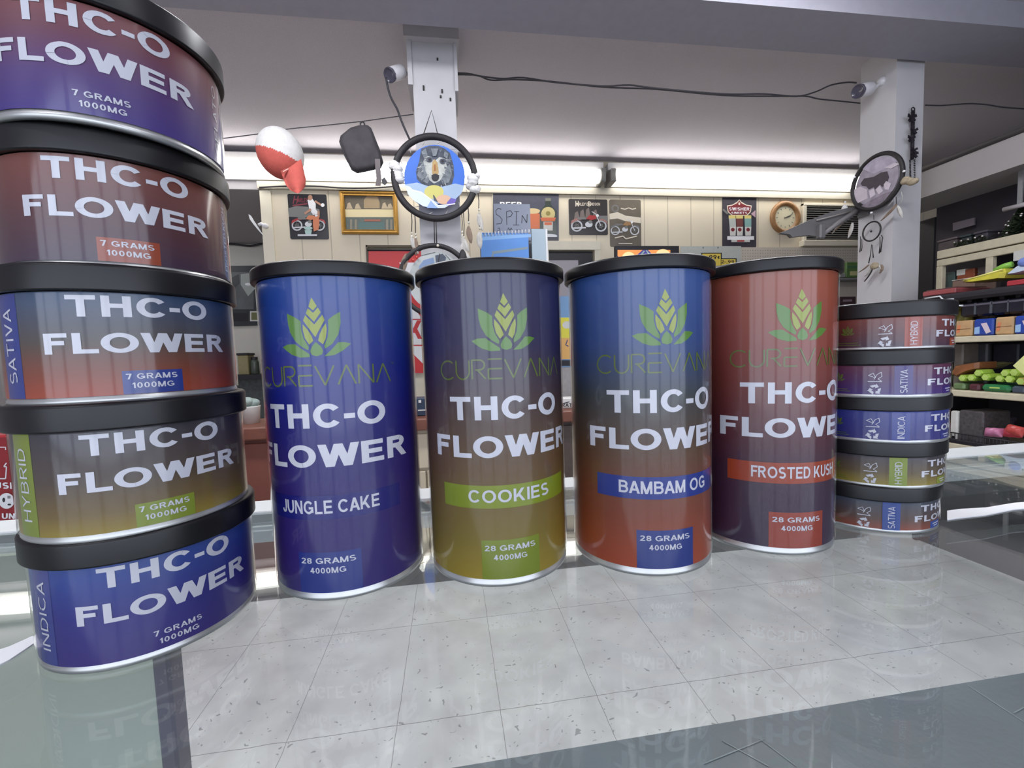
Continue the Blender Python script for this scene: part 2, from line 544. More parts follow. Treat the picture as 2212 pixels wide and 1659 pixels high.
class Flat:
    """flat printed artwork on a vertical wall plane Y (or X); shapes are given in photo pixels, unprojected to that plane"""
    def __init__(self, plane, val, lift0=0.0):
        self.mb = MB(); self.plane, self.val = plane, val
        self.mats = []; self.layer = 0; self.l0 = lift0

    def mi(self, mt):
        if mt not in self.mats: self.mats.append(mt)
        return self.mats.index(mt)

    def p3(self, px, py, lift=0.0):
        return at_y(px, py, self.val - lift) if self.plane == 'y' else at_x(px, py, self.val - lift)

    def base(self, x0, y0, x1, y1, mt, thick=0.006, r=0.0):
        """the sheet or board itself: rectangle on the plane spanned by two pixel corners"""
        a, b = self.p3(x0, y0), self.p3(x1, y1)
        if self.plane == 'y':
            u0, u1 = a.x, b.x; f = lambda u, z, d: (u, self.val - d, z)
        else:
            u0, u1 = a.y, b.y; f = lambda u, z, d: (self.val - d, u, z)
        z0, z1 = min(a.z, b.z), max(a.z, b.z)
        pts = []
        sg = 1 if u1 > u0 else -1
        if r <= 0:
            pts = [(u0, z0), (u1, z0), (u1, z1), (u0, z1)]
        else:
            for cx, cz, a0 in ((u1 - sg * r, z0 + r, -90), (u1 - sg * r, z1 - r, 0), (u0 + sg * r, z1 - r, 90), (u0 + sg * r, z0 + r, 180)):
                for k in range(5):
                    an = math.radians(a0 + 22.5 * k)
                    pts.append((cx + sg * r * math.cos(an), cz + r * math.sin(an)))
        self.mb.prism([f(u, z, thick) for u, z in pts], thick, self.mi(mt))
        self.l0 = thick; self.rect3 = (u0, u1, z0, z1)
        return self

    def _lift(self):
        self.layer += 1
        return self.l0 + (0.0004 * self.layer if self.layer < 30 else .012 + .00006 * (self.layer - 30))

    def poly(self, pix, mt):
        L = self._lift()
        pts = [self.p3(x, y, L) for x, y in pix]
        t = tessellate_polygon([pts]); n = Vector((0, -1, 0)) if self.plane == 'y' else Vector((-1, 0, 0))
        fs = []
        for a, b, c in t:
            if (pts[b] - pts[a]).cross(pts[c] - pts[a]).dot(n) < 0: a, b, c = a, c, b
            fs.append((a, b, c))
        self.mb.add(pts, fs, self.mi(mt)); return self

    def rect(self, x0, y0, x1, y1, mt):
        return self.poly([(x0, y0), (x1, y0), (x1, y1), (x0, y1)], mt)

    def ell(self, cx, cy, rx, ry, mt, n=24):
        return self.poly([(cx + rx * math.cos(2 * PI * k / n), cy + ry * math.sin(2 * PI * k / n)) for k in range(n)], mt)

    def ring(self, cx, cy, r0, r1, mt, n=24, k=1.0):
        L = self._lift()
        vs = []
        for i in range(n):
            a = 2 * PI * i / n
            for r in (r0, r1): vs.append(self.p3(cx + r * math.cos(a), cy + r * k * math.sin(a), L))
        self.mb.add(vs, [(2 * i, 2 * ((i + 1) % n), 2 * ((i + 1) % n) + 1, 2 * i + 1) for i in range(n)], self.mi(mt)); return self

    def line(self, pix, w, mt):
        L = self._lift()
        for a, b in zip(pix, pix[1:]):
            d = Vector((b[0] - a[0], b[1] - a[1])); d = d / max(d.length, 1e-6) * w / 2
            n = (-d.y, d.x)
            q = [self.p3(x, y, L) for x, y in ((a[0] + n[0], a[1] + n[1]), (b[0] + n[0], b[1] + n[1]), (b[0] - n[0], b[1] - n[1]), (a[0] - n[0], a[1] - n[1]))]
            self.mb.add(q, [(0, 1, 2, 3)], self.mi(mt))
        return self

    def text(self, t, x0, x1, ybase, cap, mt, bold=0.02, slope=0.0, spacing=1.0, shear=0.0):
        vs, ts, w = glyphs(t, bold, spacing); L = self._lift()
        q = []
        for x, y in vs:
            px = x0 + (x / w) * (x1 - x0) + shear * y * cap
            q.append(self.p3(px, ybase + slope * (px - x0) - y * cap, L + .00004 * (len(q) // 4 % 8)))
        self.mb.add(q, ts, self.mi(mt)); return self

    def done(self, name, parent=None):
        return obj(name, self.mb, self.mats, parent)


# ================================================================== STRUCTURE
M_ceil = mat('ceiling_paint', (190, 185, 192), .9, bump=.6, bscale=260, noise=.06, nscale=160)
M_wallgrey = mat('side_wall_paint', (170, 166, 168), .9, noise=.05, nscale=3)
M_beam = mat('beam_paint', (156, 154, 164), .8, noise=.04, nscale=20)
M_pillar = mat('pillar_paint', (188, 186, 188), .6, noise=.03, nscale=12, bump=.05)
M_trimcream = mat('cream_trim', (226, 218, 198), .5, noise=.04, nscale=10)
M_dark = mat('dark_wall', (58, 54, 60), .8, noise=.2, nscale=4)


def floor_mat():
    mt = bpy.data.materials.new('vinyl_floor_tiles'); mt.use_nodes = True
    nt = mt.node_tree; b = nt.nodes['Principled BSDF']; L = nt.links
    b.inputs['Roughness'].default_value = 0.35
    tc = nt.nodes.new('ShaderNodeTexCoord'); sp = nt.nodes.new('ShaderNodeSeparateXYZ')
    L.new(tc.outputs['Object'], sp.inputs[0])

    def M(op, a, b_=None, c=None):
        n = nt.nodes.new('ShaderNodeMath'); n.operation = op
        for i, x in enumerate((a, b_, c)):
            if x is None: continue
            if isinstance(x, (int, float)): n.inputs[i].default_value = x
            else: L.new(x, n.inputs[i])
        return n.outputs[0]
    wob = nt.nodes.new('ShaderNodeTexNoise'); wob.inputs['Scale'].default_value = 14
    L.new(tc.outputs['Object'], wob.inputs['Vector'])
    wv = M('MULTIPLY', M('SUBTRACT', wob.outputs['Fac'], .5), .006)
    sx = M('ABSOLUTE', M('SUBTRACT', M('FRACT', M('DIVIDE', M('ADD', M('SUBTRACT', sp.outputs['X'], .103), wv), .305)), .5))
    sy = M('ABSOLUTE', M('SUBTRACT', M('FRACT', M('DIVIDE', M('ADD', M('SUBTRACT', sp.outputs['Y'], 1.235), wv), .475)), .5))
    gx = M('GREATER_THAN', sx, .5 - .0032); gy = M('GREATER_THAN', sy, .5 - .0024)
    seam = M('MAXIMUM', gx, gy)
    nz = nt.nodes.new('ShaderNodeTexNoise'); nz.inputs['Scale'].default_value = 7; nz.inputs['Detail'].default_value = 6
    L.new(tc.outputs['Object'], nz.inputs['Vector'])
    cr = nt.nodes.new('ShaderNodeValToRGB')
    cr.color_ramp.elements[0].color = rgb(206, 204, 204); cr.color_ramp.elements[1].color = rgb(234, 234, 232)
    cr.color_ramp.elements[0].position = .3; cr.color_ramp.elements[1].position = .7
    L.new(nz.outputs['Fac'], cr.inputs[0])
    # dark chips
    mp = nt.nodes.new('ShaderNodeMapping'); mp.inputs['Scale'].default_value = (62, 88, 1)
    wn = nt.nodes.new('ShaderNodeTexNoise'); wn.inputs['Scale'].default_value = 23; L.new(tc.outputs['Object'], wn.inputs['Vector'])
    vm = nt.nodes.new('ShaderNodeVectorMath'); vm.operation = 'MULTIPLY_ADD'; vm.inputs[1].default_value = (.07, .07, 0)
    L.new(wn.outputs['Color'], vm.inputs[0]); L.new(tc.outputs['Object'], vm.inputs[2]); L.new(vm.outputs[0], mp.inputs[0])
    vo = nt.nodes.new('ShaderNodeTexVoronoi'); vo.inputs['Scale'].default_value = 1.0
    L.new(mp.outputs[0], vo.inputs['Vector'])
    n3 = nt.nodes.new('ShaderNodeTexNoise'); n3.inputs['Scale'].default_value = 30
    L.new(tc.outputs['Object'], n3.inputs['Vector'])
    sc = nt.nodes.new('ShaderNodeSeparateColor'); L.new(vo.outputs['Color'], sc.inputs[0])
    chip = M('MULTIPLY', M('LESS_THAN', vo.outputs['Distance'], M('MULTIPLY', sc.outputs[1], .30)), M('GREATER_THAN', M('ADD', sc.outputs[0], M('MULTIPLY', M('SUBTRACT', nz.outputs['Fac'], .5), 1.2)), .68))
    mx1 = nt.nodes.new('ShaderNodeMixRGB'); mx1.inputs[2].default_value = rgb(124, 124, 124)
    L.new(M('MULTIPLY', chip, .7), mx1.inputs[0]); L.new(cr.outputs[0], mx1.inputs[1])
    mx2 = nt.nodes.new('ShaderNodeMixRGB'); mx2.inputs[2].default_value = rgb(120, 118, 116)
    L.new(M('MULTIPLY', seam, .8), mx2.inputs[0]); L.new(mx1.outputs[0], mx2.inputs[1])
    L.new(mx2.outputs[0], b.inputs['Base Color'])
    return mt


def board_mat(name, col, groove, step, off):
    """painted wall boards with vertical grooves"""
    mt = bpy.data.materials.new(name); mt.use_nodes = True
    nt = mt.node_tree; b = nt.nodes['Principled BSDF']; L = nt.links
    b.inputs['Roughness'].default_value = .55
    tc = nt.nodes.new('ShaderNodeTexCoord'); sp = nt.nodes.new('ShaderNodeSeparateXYZ'); L.new(tc.outputs['Object'], sp.inputs[0])

    def M(op, a, b_=None):
        n = nt.nodes.new('ShaderNodeMath'); n.operation = op
        for i, x in enumerate((a, b_)):
            if x is None: continue
            if isinstance(x, (int, float)): n.inputs[i].default_value = x
            else: L.new(x, n.inputs[i])
        return n.outputs[0]
    g = M('GREATER_THAN', M('ABSOLUTE', M('SUBTRACT', M('FRACT', M('DIVIDE', M('ADD', sp.outputs['X'], off), step)), .5)), .5 - .004 / step)
    nz = nt.nodes.new('ShaderNodeTexNoise'); nz.inputs['Scale'].default_value = 2.5; nz.inputs['Detail'].default_value = 5
    L.new(tc.outputs['Object'], nz.inputs['Vector'])
    cr = nt.nodes.new('ShaderNodeValToRGB')
    cr.color_ramp.elements[0].color = rgb(*[c * .95 for c in col]); cr.color_ramp.elements[1].color = rgb(*[min(255, c * 1.02) for c in col])
    L.new(nz.outputs['Fac'], cr.inputs[0])
    mx = nt.nodes.new('ShaderNodeMixRGB'); mx.inputs[2].default_value = rgb(*groove)
    L.new(M('MULTIPLY', g, .7), mx.inputs[0]); L.new(cr.outputs[0], mx.inputs[1]); L.new(mx.outputs[0], b.inputs['Base Color'])
    return mt


M_floor = floor_mat()
M_board = board_mat('cream_wall_boards', (228, 216, 192), (170, 158, 136), .222, .02)

CEIL = 2.72
WY = 3.70            # back wall plane
struct('floor', MB().box(-4.0, 4.8, -2.7, 5.6, -.06, 0), M_floor)
struct('ceiling', MB().box(-4.0, 4.8, -2.7, 5.6, CEIL, CEIL + .06), M_ceil)
struct('wall_left', MB().box(-4.06, -4.0, -2.7, 5.6, 0, CEIL), M_wallgrey)
struct('wall_right', MB().box(4.8, 4.86, -2.7, 5.6, 0, CEIL), M_wallgrey)
wb = MB()                                    # wall behind the camera with the shop window opening
wb.box(-4.0, -3.7, -2.7, -2.64, 0, CEIL).box(3.7, 4.8, -2.7, -2.64, 0, CEIL)
wb.box(-3.7, 3.7, -2.7, -2.64, 0, .55).box(-3.7, 3.7, -2.7, -2.64, 2.5, CEIL)
struct('wall_front', wb, M_wallgrey)
wx0 = at_y(565, 410, WY).x                   # left end of the boarded back wall
D1 = (at_y(1184, 540, WY).x, at_y(1283, 540, WY).x, at_y(1230, 541, WY).z)     # right doorway
D0 = (at_y(795, 545, WY).x, at_y(905, 545, WY).x, at_y(850, 534, WY).z)        # left doorway
bw = MB()
bw.box(wx0, D0[0], WY, WY + .1, 0, CEIL).box(D0[0], D0[1], WY, WY + .1, D0[2], CEIL)
bw.box(D0[1], D1[0], WY, WY + .1, 0, CEIL).box(D1[0], D1[1], WY, WY + .1, D1[2], CEIL)
bw.box(D1[1], 4.8, WY, WY + .1, 0, CEIL)
struct('wall_back', bw, M_board)
# deep recess left of the boarded wall
struct('wall_recess', MB().box(-4.0, wx0 + .6, 5.36, 5.42, 0, 2.43), mat('recess_panel', (214, 210, 200), .6, noise=.05, nscale=2))
struct('ceiling_recess', MB().box(-4.0, wx0, 3.70, 5.42, 2.43, CEIL - .005), mat('recess_ceiling', (158, 154, 158), .9, bump=.4, bscale=220))
struct('wall_recess_side', MB().box(wx0 + .02, wx0 + .08, 3.8, 5.4, 0, CEIL), M_board)
struct('trim_1', MB().box(wx0 - .012, wx0 + .07, WY - .014, WY + .1, 0, 2.42), M_trimcream)
struct('trim_2', MB().box(wx0 - .02, 4.8, WY - .03, WY, 2.43, 2.485), mat('cove_trim', (176, 170, 156), .5, noise=.04))
# beam across the room
struct('trim_3', MB().box(-4.0, 4.8, 1.857, 2.12, 2.60, CEIL), M_beam)
# two painted posts
pr = struct('trim_4', MB().box(2.495, 2.672, 2.145, 2.355, 0, CEIL), M_pillar)
pr['label'] = 'white square post on the right hung with dream catcher'; pr['category'] = 'post'
pl = MB().box(-.127, .084, 2.32, 2.53, 0, CEIL)
pl.box(-.160, .112, 2.283, 2.56, CEIL - .055, CEIL)
pl.box(-.150, -.127, 2.31, 2.55, 2.45, CEIL - .05).box(.084, .100, 2.31, 2.55, 2.43, CEIL - .05)
pl = struct('trim_5', pl, M_pillar)
pl['label'] = 'white square post behind the wolf dream catcher'; pl['category'] = 'post'
nm = MB()
for px, py, h in ((924, 82, 4), (945, 88, 4), (945, 128, 5), (915, 190, 10), (955, 197, 8), (952, 209, 5), (973, 215, 6)):
    p = at_y(px, py, 2.318); nm.rbox(p.x - .004, p.x + .004, 2.314, 2.321, p.z - .0012 * h, p.z + .0012 * h, .001)
o = obj('nail_marks', nm, mat('nail_dark', (40, 36, 36), .6), pl)
# soffit on the right
sf = MB().box(2.9, 3.23, -.6, 2.70, 1.945, 2.10)
struct('trim_6', sf, mat('soffit_paint', (172, 166, 164), .7, noise=.05, nscale=4))
struct('soffit_shadow_bead', MB().tube([(2.9, -.6, 2.115), (2.9, 2.70, 2.115)], .016, 10), mat('soffit_shadow_line', (70, 66, 68), .6))  # dark round bead standing in for the shadow along the soffit's top edge
struct('wall_right_inner', MB().box(3.24, 3.30, -.6, 2.50, 0, 2.10), M_dark)
# doors and door frames
M_door = mat('grey_door', (176, 170, 176), .5, noise=.04, nscale=4)
M_black = mat('black_frame', (34, 32, 38), .5)
dm = MB().box(D1[0] + .005, D1[1] - .005, WY + .03, WY + .07, 0, D1[2] - .004)
struct('door_1', dm, M_black)
obj('door_leaf', MB().box(D1[0] + .005, D1[1] - .14, WY + .016, WY + .03, .01, D1[2] - .08), M_door, bpy.data.objects['door_1'])
fr = MB()
for a, b, zz in ((D1[0], D1[1], D1[2]), ):
    fr.box(a - .09, a, WY - .02, WY, 0, zz + .07).box(b, b + .05, WY - .02, WY, 0, zz + .07).box(a - .09, b + .05, WY - .026, WY, zz, zz + .075)
struct('trim_8', fr, M_trimcream)
struct('door_2', MB().box(D0[0] + .004, D0[1] - .004, WY + .03, WY + .07, 0, D0[2] - .004), M_trimcream)
fr = MB().box(D0[0] - .014, D0[0], WY - .016, WY, 0, D0[2] + .012).box(D0[1], D0[1] + .014, WY - .016, WY, 0, D0[2] + .012).box(D0[0] - .014, D0[1] + .014, WY - .016, WY, D0[2], D0[2] + .014)
struct('trim_9', fr, mat('old_brown_edge', (96, 84, 70), .6))

# ================================================================== LAMPS
M_tube = emit_mat('lit_tube', (255, 252, 246), TUBE_STRENGTH)
M_house = mat('lamp_housing', (206, 204, 202), .45, noise=.03)
M_socket = mat('lamp_socket', (150, 148, 142), .5)
lamp_labels = ['long lit fluorescent lamp on the wall, left half behind the wolf dream catcher',
               'long lit fluorescent lamp on the wall above the clock and vent',
               'long lit fluorescent lamp on the wall, mostly behind the stack of large tins']
zt = at_y(1300, 383, WY - .1).z
for i, (xa, xb) in enumerate(((-1.13, 1.352), (1.392, 3.84), (-3.62, -1.16))):
    t = thing('fluorescent_lamp', lamp_labels[i], 'lamp', ((xa + xb) / 2, WY - .1, zt), group='fluorescent lamps along the back wall')
    L = (xb - xa) / 2
    obj('housing', MB().rbox(-L, L, -.008, .098, .055, .125, .008), M_house, t)
    b_ = MB()
    b_.tube([(-L + .05, -.015, .0), (L - .05, -.015, .0)], .054, 20)
    obj('tube', b_, M_tube, t)
    for sx in (-1, 1):
        obj('socket', MB().rbox(sx * L, sx * (L - .05), -.06, .07, -.056, .056, .008), M_socket, t)
    obj('reflector', MB().box(-L, L, .07, .098, -.05, .062), M_house, t)
# ceiling lamps behind and above the viewer
M_tube2 = emit_mat('lit_ceiling_tube', (248, 250, 255), CEIL_STRENGTH)
M_tube3 = emit_mat('lit_aisle_tube', (248, 250, 255), AISLE_STRENGTH)
for i, (x, y) in enumerate(((-1.15, -.95), (1.3, -.95), (-.85, 1.36), (1.15, 1.36))):
    t = thing('ceiling_lamp', ['ceiling fluorescent lamp over the left of the customer side', 'ceiling fluorescent lamp over the right of the customer side', 'ceiling fluorescent lamp over the left of the staff aisle', 'ceiling fluorescent lamp over the right of the staff aisle'][i], 'lamp', (x, y, CEIL), group='ceiling lamps')
    obj('housing', MB().rbox(-.62, .62, -.10, .10, -.05, -.001, .008), M_house, t)
    obj('diffuser', MB().rbox(-.60, .60, -.085, .085, -.085, -.05, .015), M_tube2 if i < 2 else M_tube3, t)

t = thing('ceiling_lamp', 'added unseen lamp brightening the recess behind the left stack of tins', 'lamp', (-2.95, 4.55, 2.43), group='ceiling lamps')  # added lamp, hidden behind the tins, to brighten the recess
obj('housing', MB().rbox(-.32, .32, -.10, .10, -.04, -.001, .008), M_house, t)
obj('diffuser', MB().rbox(-.30, .30, -.085, .085, -.075, -.04, .015), M_tube2, t)

# ================================================================== GLASS COUNTER
t = thing('glass_showcase', 'glass topped display counter with white aluminium edge carrying all the tins', 'display counter', (0, 0, 0))
EY = .388
M_alu = mat('white_aluminium', (232, 236, 236), .3, metal=.2, noise=.03)
M_glass = glass_mat('counter_glass', (249, 252, 251), .035, (200, 205, 205), wave=.12)
obj('glass_top', MB().box(-.95, 1.25, -.28, EY - .012, GZ - .008, GZ), M_glass, t)
e = MB().rbox(-.95, 1.25, EY - .012, EY + .022, GZ - .018, GZ + .0005, .002)
e.box(-.95, 1.25, EY - .02, EY - .012, GZ - .022, GZ - .009)
obj('edge_rail', e, M_alu, t)
M_deck = mat('grey_rubber_deck', (98, 106, 110), .55, noise=.18, nscale=9, bump=.2)
obj('deck', MB().box(-.95, 1.25, -.28, EY - .006, .672, .692), M_deck, t)
obj('base_cabinet', MB().box(-.95, 1.25, -.28, EY - .02, .06, .672), mat('counter_base', (88, 80, 76), .6, noise=.1), t)
xs = at_y(353, 1421, EY - .02).x; xe = at_y(388, 1405, EY - .02).x
M_panel = mat('frosted_panel', (206, 210, 192), .35, noise=.06, nscale=6)
obj('sliding_panel', MB().box(-.90, xs, EY - .028, EY - .022, .692, GZ - .012), M_panel, t)
obj('panel_frame', MB().rbox(xs, xe, EY - .034, EY - .016, .692, GZ - .012, .002), mat('panel_frame_grey', (118, 112, 116), .5), t)
obj('end_glass', MB().box(-.95, -.942, -.28, EY - .012, .692, GZ - .008), M_glass, t)
obj('end_glass', MB().box(1.242, 1.25, -.28, EY - .012, .692, GZ - .008), M_glass, t)
M_scr = mat('scratch_pale', (150, 158, 160), .6)
for pts in (((1660, 1655), (1560, 1600)), ((1720, 1655), (1640, 1595)), ((1520, 1650), (1650, 1597)), ((2090, 1480), (2212, 1560)), ((2190, 1540), (2212, 1528))):
    q = [at_z(x, y, .6925) for x, y in pts]
    obj('scratch', MB().tube(q, .0006, 4), M_scr, t)

# white strips added on the glass in place of lamp reflections
M_white = mat('white_plastic_and_reflection', (240, 240, 242), .5)
for nm_, lab, pts in (('reflection_strip', 'white strip imitating a lamp reflection on the glass beside the bottom blue tin', ((-30, 1450, 1412), (20, 1425, 1396), (78, 1386, 1370))),
                      ('reflection_strip', 'white strip imitating a lamp reflection on the glass right of the small tins', ((2046, 1122, 1103), (2075, 1118, 1099), (2130, 1112, 1096), (2190, 1100, 1086), (2240, 1096, 1082)))):
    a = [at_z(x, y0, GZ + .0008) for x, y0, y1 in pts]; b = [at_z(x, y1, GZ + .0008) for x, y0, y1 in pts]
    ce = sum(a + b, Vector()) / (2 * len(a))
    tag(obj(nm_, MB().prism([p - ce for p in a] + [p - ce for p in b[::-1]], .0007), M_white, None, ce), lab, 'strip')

# ================================================================== TINS
M_tin = mat('tin_metal', (206, 206, 204), .32, metal=.75, noise=.05, nscale=30)
M_lid = mat('black_lid_plastic', (14, 13, 16), .36, spec=.5, noise=.1, nscale=70)
M_sleeve = glass_mat('clear_sleeve_film', (252, 252, 252), 0.0, rough=.10)
M_txt = mat('label_white_ink', (226, 226, 236), .3)
M_lg = mat('label_green_ink', (92, 140, 48), .3)
M_ly = mat('label_lime_ink', (160, 172, 52), .3)
M_ln = mat('label_olive_ink', (98, 116, 44), .3)

LOTUS_Y = [[(955, 432), (998, 517), (962, 557), (924, 520)],
           [(918, 535), (963, 580), (1005, 530), (1028, 575), (965, 665), (897, 583)],
           [(890, 600), (966, 690), (1040, 600), (1057, 650), (1015, 725), (968, 812), (915, 725), (868, 650)],
           [(862, 685), (905, 740), (935, 800), (948, 845), (910, 882), (875, 820), (860, 740)],
           [(1065, 680), (1070, 740), (1055, 830), (1030, 882), (990, 845), (1005, 790), (1035, 725)]]
LOTUS_G = [[(968, 858), (1010, 900), (1028, 945), (1015, 980), (970, 996), (925, 980), (914, 945), (935, 895)],
           [(712, 575), (790, 615), (845, 655), (845, 740), (862, 820), (905, 905), (898, 935), (840, 900), (780, 845), (735, 760), (718, 680)],
           [(1192, 572), (1190, 680), (1165, 790), (1110, 880), (1045, 925), (1040, 895), (1075, 810), (1085, 730), (1085, 650), (1130, 610)],
           [(640, 895), (700, 872), (775, 872), (830, 915), (905, 970), (910, 1000), (820, 1003), (740, 975), (680, 930)],
           [(1270, 880), (1200, 945), (1120, 990), (1035, 998), (1090, 945), (1160, 865), (1215, 865)]]


def lotus_pt(x, y, sc=1.0, s0=0.0, z0=0.126):
    return (s0 + (x - 958) * 5.47e-5 * sc, z0 + (1000 - y) * 5.15e-5 * sc)


def arc(cx, cy, rx, ry, a0, a1, n=14):
    return [(cx + rx * math.cos(math.radians(a0 + (a1 - a0) * k / n)), cy + ry * math.sin(math.radians(a0 + (a1 - a0) * k / n))) for k in range(n + 1)]


def wordmark(w, s0, z0, width, cap, m, lw):
    """thin-line word C U R E V A N A with barless A and split E"""
    ws = [9, 7.5, 7, 7, 9, 8.5, 7.5, 8.5]; k = width / 75.0; x = s0; g = 11 / 7 * k

    def put(strokes, x, ww):
        for st in strokes:
            w.stroke([(x + a * ww, z0 + b * cap) for a, b in st], lw, m)
    G = [[arc(.56, .5, .56, .5, 48, 312)],
         [[(0, 1), (0, .42)] + arc(.5, .42, .5, .42, 180, 360) + [(1, 1)]],
         [[(0, 0), (0, 1), (.55, 1)] + arc(.55, .74, .4, .26, 90, -90) + [(.25, .48)], [(.42, .48), (1, 0)]],
         [[(0, 1.03), (1, 1.03)], [(1, .52), (0, .52), (0, 0), (1, 0)]],
         [[(0, 1), (.5, 0), (1, 1)]], [[(0, 0), (.5, 1), (1, 0)]],
         [[(0, 0), (0, 1), (1, 0), (1, 1)]], [[(0, 0), (.5, 1), (1, 0)]]]
    for ww, gl in zip(ws, G):
        put(gl, x, ww * k); x += ww * k + g
    w.text('TM', x - .001, x + .0012, z0 + cap * .95, z0 + cap * 1.07, m, bold=0)


def tin_body(r, h, t, seg=96):
    b = MB()
    b.lathe([(0, .0012), (r - .003, .0012), (r - .002, .0001), (r - .0006, 0), (r + .0002, .0006), (r + .0002, .0022), (r - .0003, .0028), (r - .0003, h), (0, h)], seg)
    return obj('tin_body', b, M_tin, t)


def tin_sleeve(r, z0, z1, t, seg=96):
    """clear shrink sleeve standing just off the printed label"""
    b = MB(); q = r + .0008
    b.lathe([(q, z0), (q, z1)], seg)
    return obj('clear_sleeve', b, M_sleeve, t)


def tin_lid(r, rl, h, hl, t, seg=96):
    b = MB()
    e = .00025; z1 = h + hl
    b.lathe([(r + .0002, h + .0002), (rl - .0007, h), (rl - .0004, h + .0001), (rl, h + .0005), (rl, h + .0009), (rl, z1 - .0016), (rl - .0001, z1 - .0011), (rl - .0005, z1 - .0005), (rl - .0011, z1 - .0001),
             (rl - .0016, z1), (rl - .0046, z1), (rl - .0049, z1 - .0002), (rl - .0056, z1 - .0010), (rl - .0062, z1 - .0012), (0, z1 - .0012)], seg)
    return obj('lid', b, M_lid, t)


def tall_tin(pos, th, stops, band, boxc, name, nw, lab):
    x, y = room(*pos); r, h = .041, .1660
    t = thing('tall_tin', lab, 'tin', (x, y, GZ), math.radians(th - 8), 'tall tins in a row on the glass')
    tin_body(r, h, t); tin_lid(r, .044, h, .0072, t); tin_sleeve(r, .004, h - .0006, t)
    b = MB(); n = 120
    vs = [(r * math.sin(2 * PI * k / n), -r * math.cos(2 * PI * k / n), z) for z in (.0044, h - .0002) for k in range(n)]
    b.add(vs, [(k, (k + 1) % n, n + (k + 1) % n, n + k) for k in range(n)], 0, True)
    w = Wrap(b, r)
    for P in LOTUS_Y: w.poly([lotus_pt(*p) for p in P], 3)
    for P in LOTUS_G: w.poly([lotus_pt(*p) for p in P], 2)
    wordmark(w, -.0372, .1117, .0746, .0098, 4, .00085)
    w.text('THC-O', -.0317, .033, .0902, .1025, 1, .045)
    w.text('FLOWER', -.0437, .047, .0702, .0818, 1, .045)
    if band is not None: w.rect(-.039, .040, .0431, .0554, 5)
    w.text(name, .0006 - nw / 2, .0006 + nw / 2, .0462, .0531, 1, .02)
    w.rect(-.0165, .0160, .0045, .0259, 6)
    w.text('28 GRAMS', -.0147, .0133, .0201, .0231, 1, .02)
    w.text('4000MG', -.0100, .0082, .0150, .0180, 1, .02)
    ms = [grad_mat('printed_label', stops, h), M_txt, M_lg, M_ly, M_ln,
          mat('ink_%d_%d_%d' % band, band, .25), mat('ink_%d_%d_%d' % boxc, boxc, .25)]
    obj('label', b, ms, t)
    return t


BLUE = (38, 58, 146); LIME = (138, 154, 34); ORNG = (168, 66, 36)
tall_tin((-.1, .2555), 4.1, [(0, (52, 34, 116)), (.3, (48, 30, 112)), (.5, (26, 22, 116)), (.72, (20, 36, 138)), (1, (36, 76, 158))],
         (34, 34, 122), (40, 56, 140), 'JUNGLE CAKE', .0525, 'tall black-lidded tin with blue and purple label, leftmost of the tall tins')
tall_tin((-.0111, .2631), 11.6, [(0, (176, 150, 40)), (.16, (136, 116, 42)), (.38, (108, 80, 48)), (.6, (74, 54, 56)), (.78, (46, 40, 80)), (1, (44, 44, 88))],
         LIME, (134, 148, 42), 'COOKIES', .0465, 'tall black-lidded tin with indigo to olive-yellow label and lime band')
tall_tin((.0787, .2681), 3.9, [(0, (186, 76, 40)), (.2, (140, 66, 42)), (.42, (94, 66, 46)), (.6, (58, 64, 68)), (.78, (48, 76, 138)), (1, (58, 92, 160))],
         BLUE, (44, 62, 140), 'BAMBAM OG', .0525, 'tall black-lidded tin with blue to orange label and blue band')
tall_tin((.1652, .2865), 0.0, [(0, (56, 34, 66)), (.3, (62, 34, 58)), (.52, (104, 42, 44)), (.75, (146, 62, 46)), (1, (172, 84, 56))],
         ORNG, (164, 66, 48), 'FROSTED KUSH', .0525, 'tall black-lidded tin with rust-red to purple label, rightmost of the tall tins')

# large short tins, stacked at the left
R7, H7, HL7 = .0412, .0449, .0109


def big_tin(i, pos, th, stops, kind, bandc, boxc, side, lab, white=True):
    x, y = room(*pos); r, h = R7, H7
    t = thing('short_tin', lab, 'tin', (x, y, GZ + i * (H7 + HL7 - .0011)), math.radians(th - 8), 'large short tins stacked at the left')
    tin_body(r, h, t); tin_lid(r, r + .0028, h, HL7, t); tin_sleeve(r, .003, h - .0006, t)
    b = MB(); n = 120
    vs = [(r * math.sin(2 * PI * k / n), -r * math.cos(2 * PI * k / n), z) for z in (.0034, h - .0002) for k in range(n)]
    b.add(vs, [(k, (k + 1) % n, n + (k + 1) % n, n + k) for k in range(n)], 0, True)
    w = Wrap(b, r)
    w.text('THC-O', -.0243, .0242, .0350, .0434, 1, .045)
    w.text('FLOWER', -.0328, .0334, .0205, .0286, 1, .045)
    if boxc: w.rect(-.0092, .0110, .0035, .0131, 3)
    w.text('7 GRAMS', -.0080, .0090, .0096, .0119, 1, .02, spacing=1.15)
    w.text('1000MG', -.0064, .0076, .0059, .0082, 1, .02, spacing=1.15)
    if bandc: w.rect(-.0545, -.0432, .0035, h - .0004, 2)
    if kind: w.text(kind, -.0512, -.0462, .0095, .0388, 1, 0.0, vert=True, spacing=1.15)
    if side: w.text(side, .0470, .0505, .008, .040, 1, 0.0, vert=True)
    bc = bandc or (60, 50, 130); xc = boxc or (60, 50, 130)
    obj('label', b, [grad_mat('printed_label', stops, h), M_txt, mat('ink_%d_%d_%d' % bc, bc, .25), mat('ink_%d_%d_%d' % xc, xc, .25)], t)
    return t


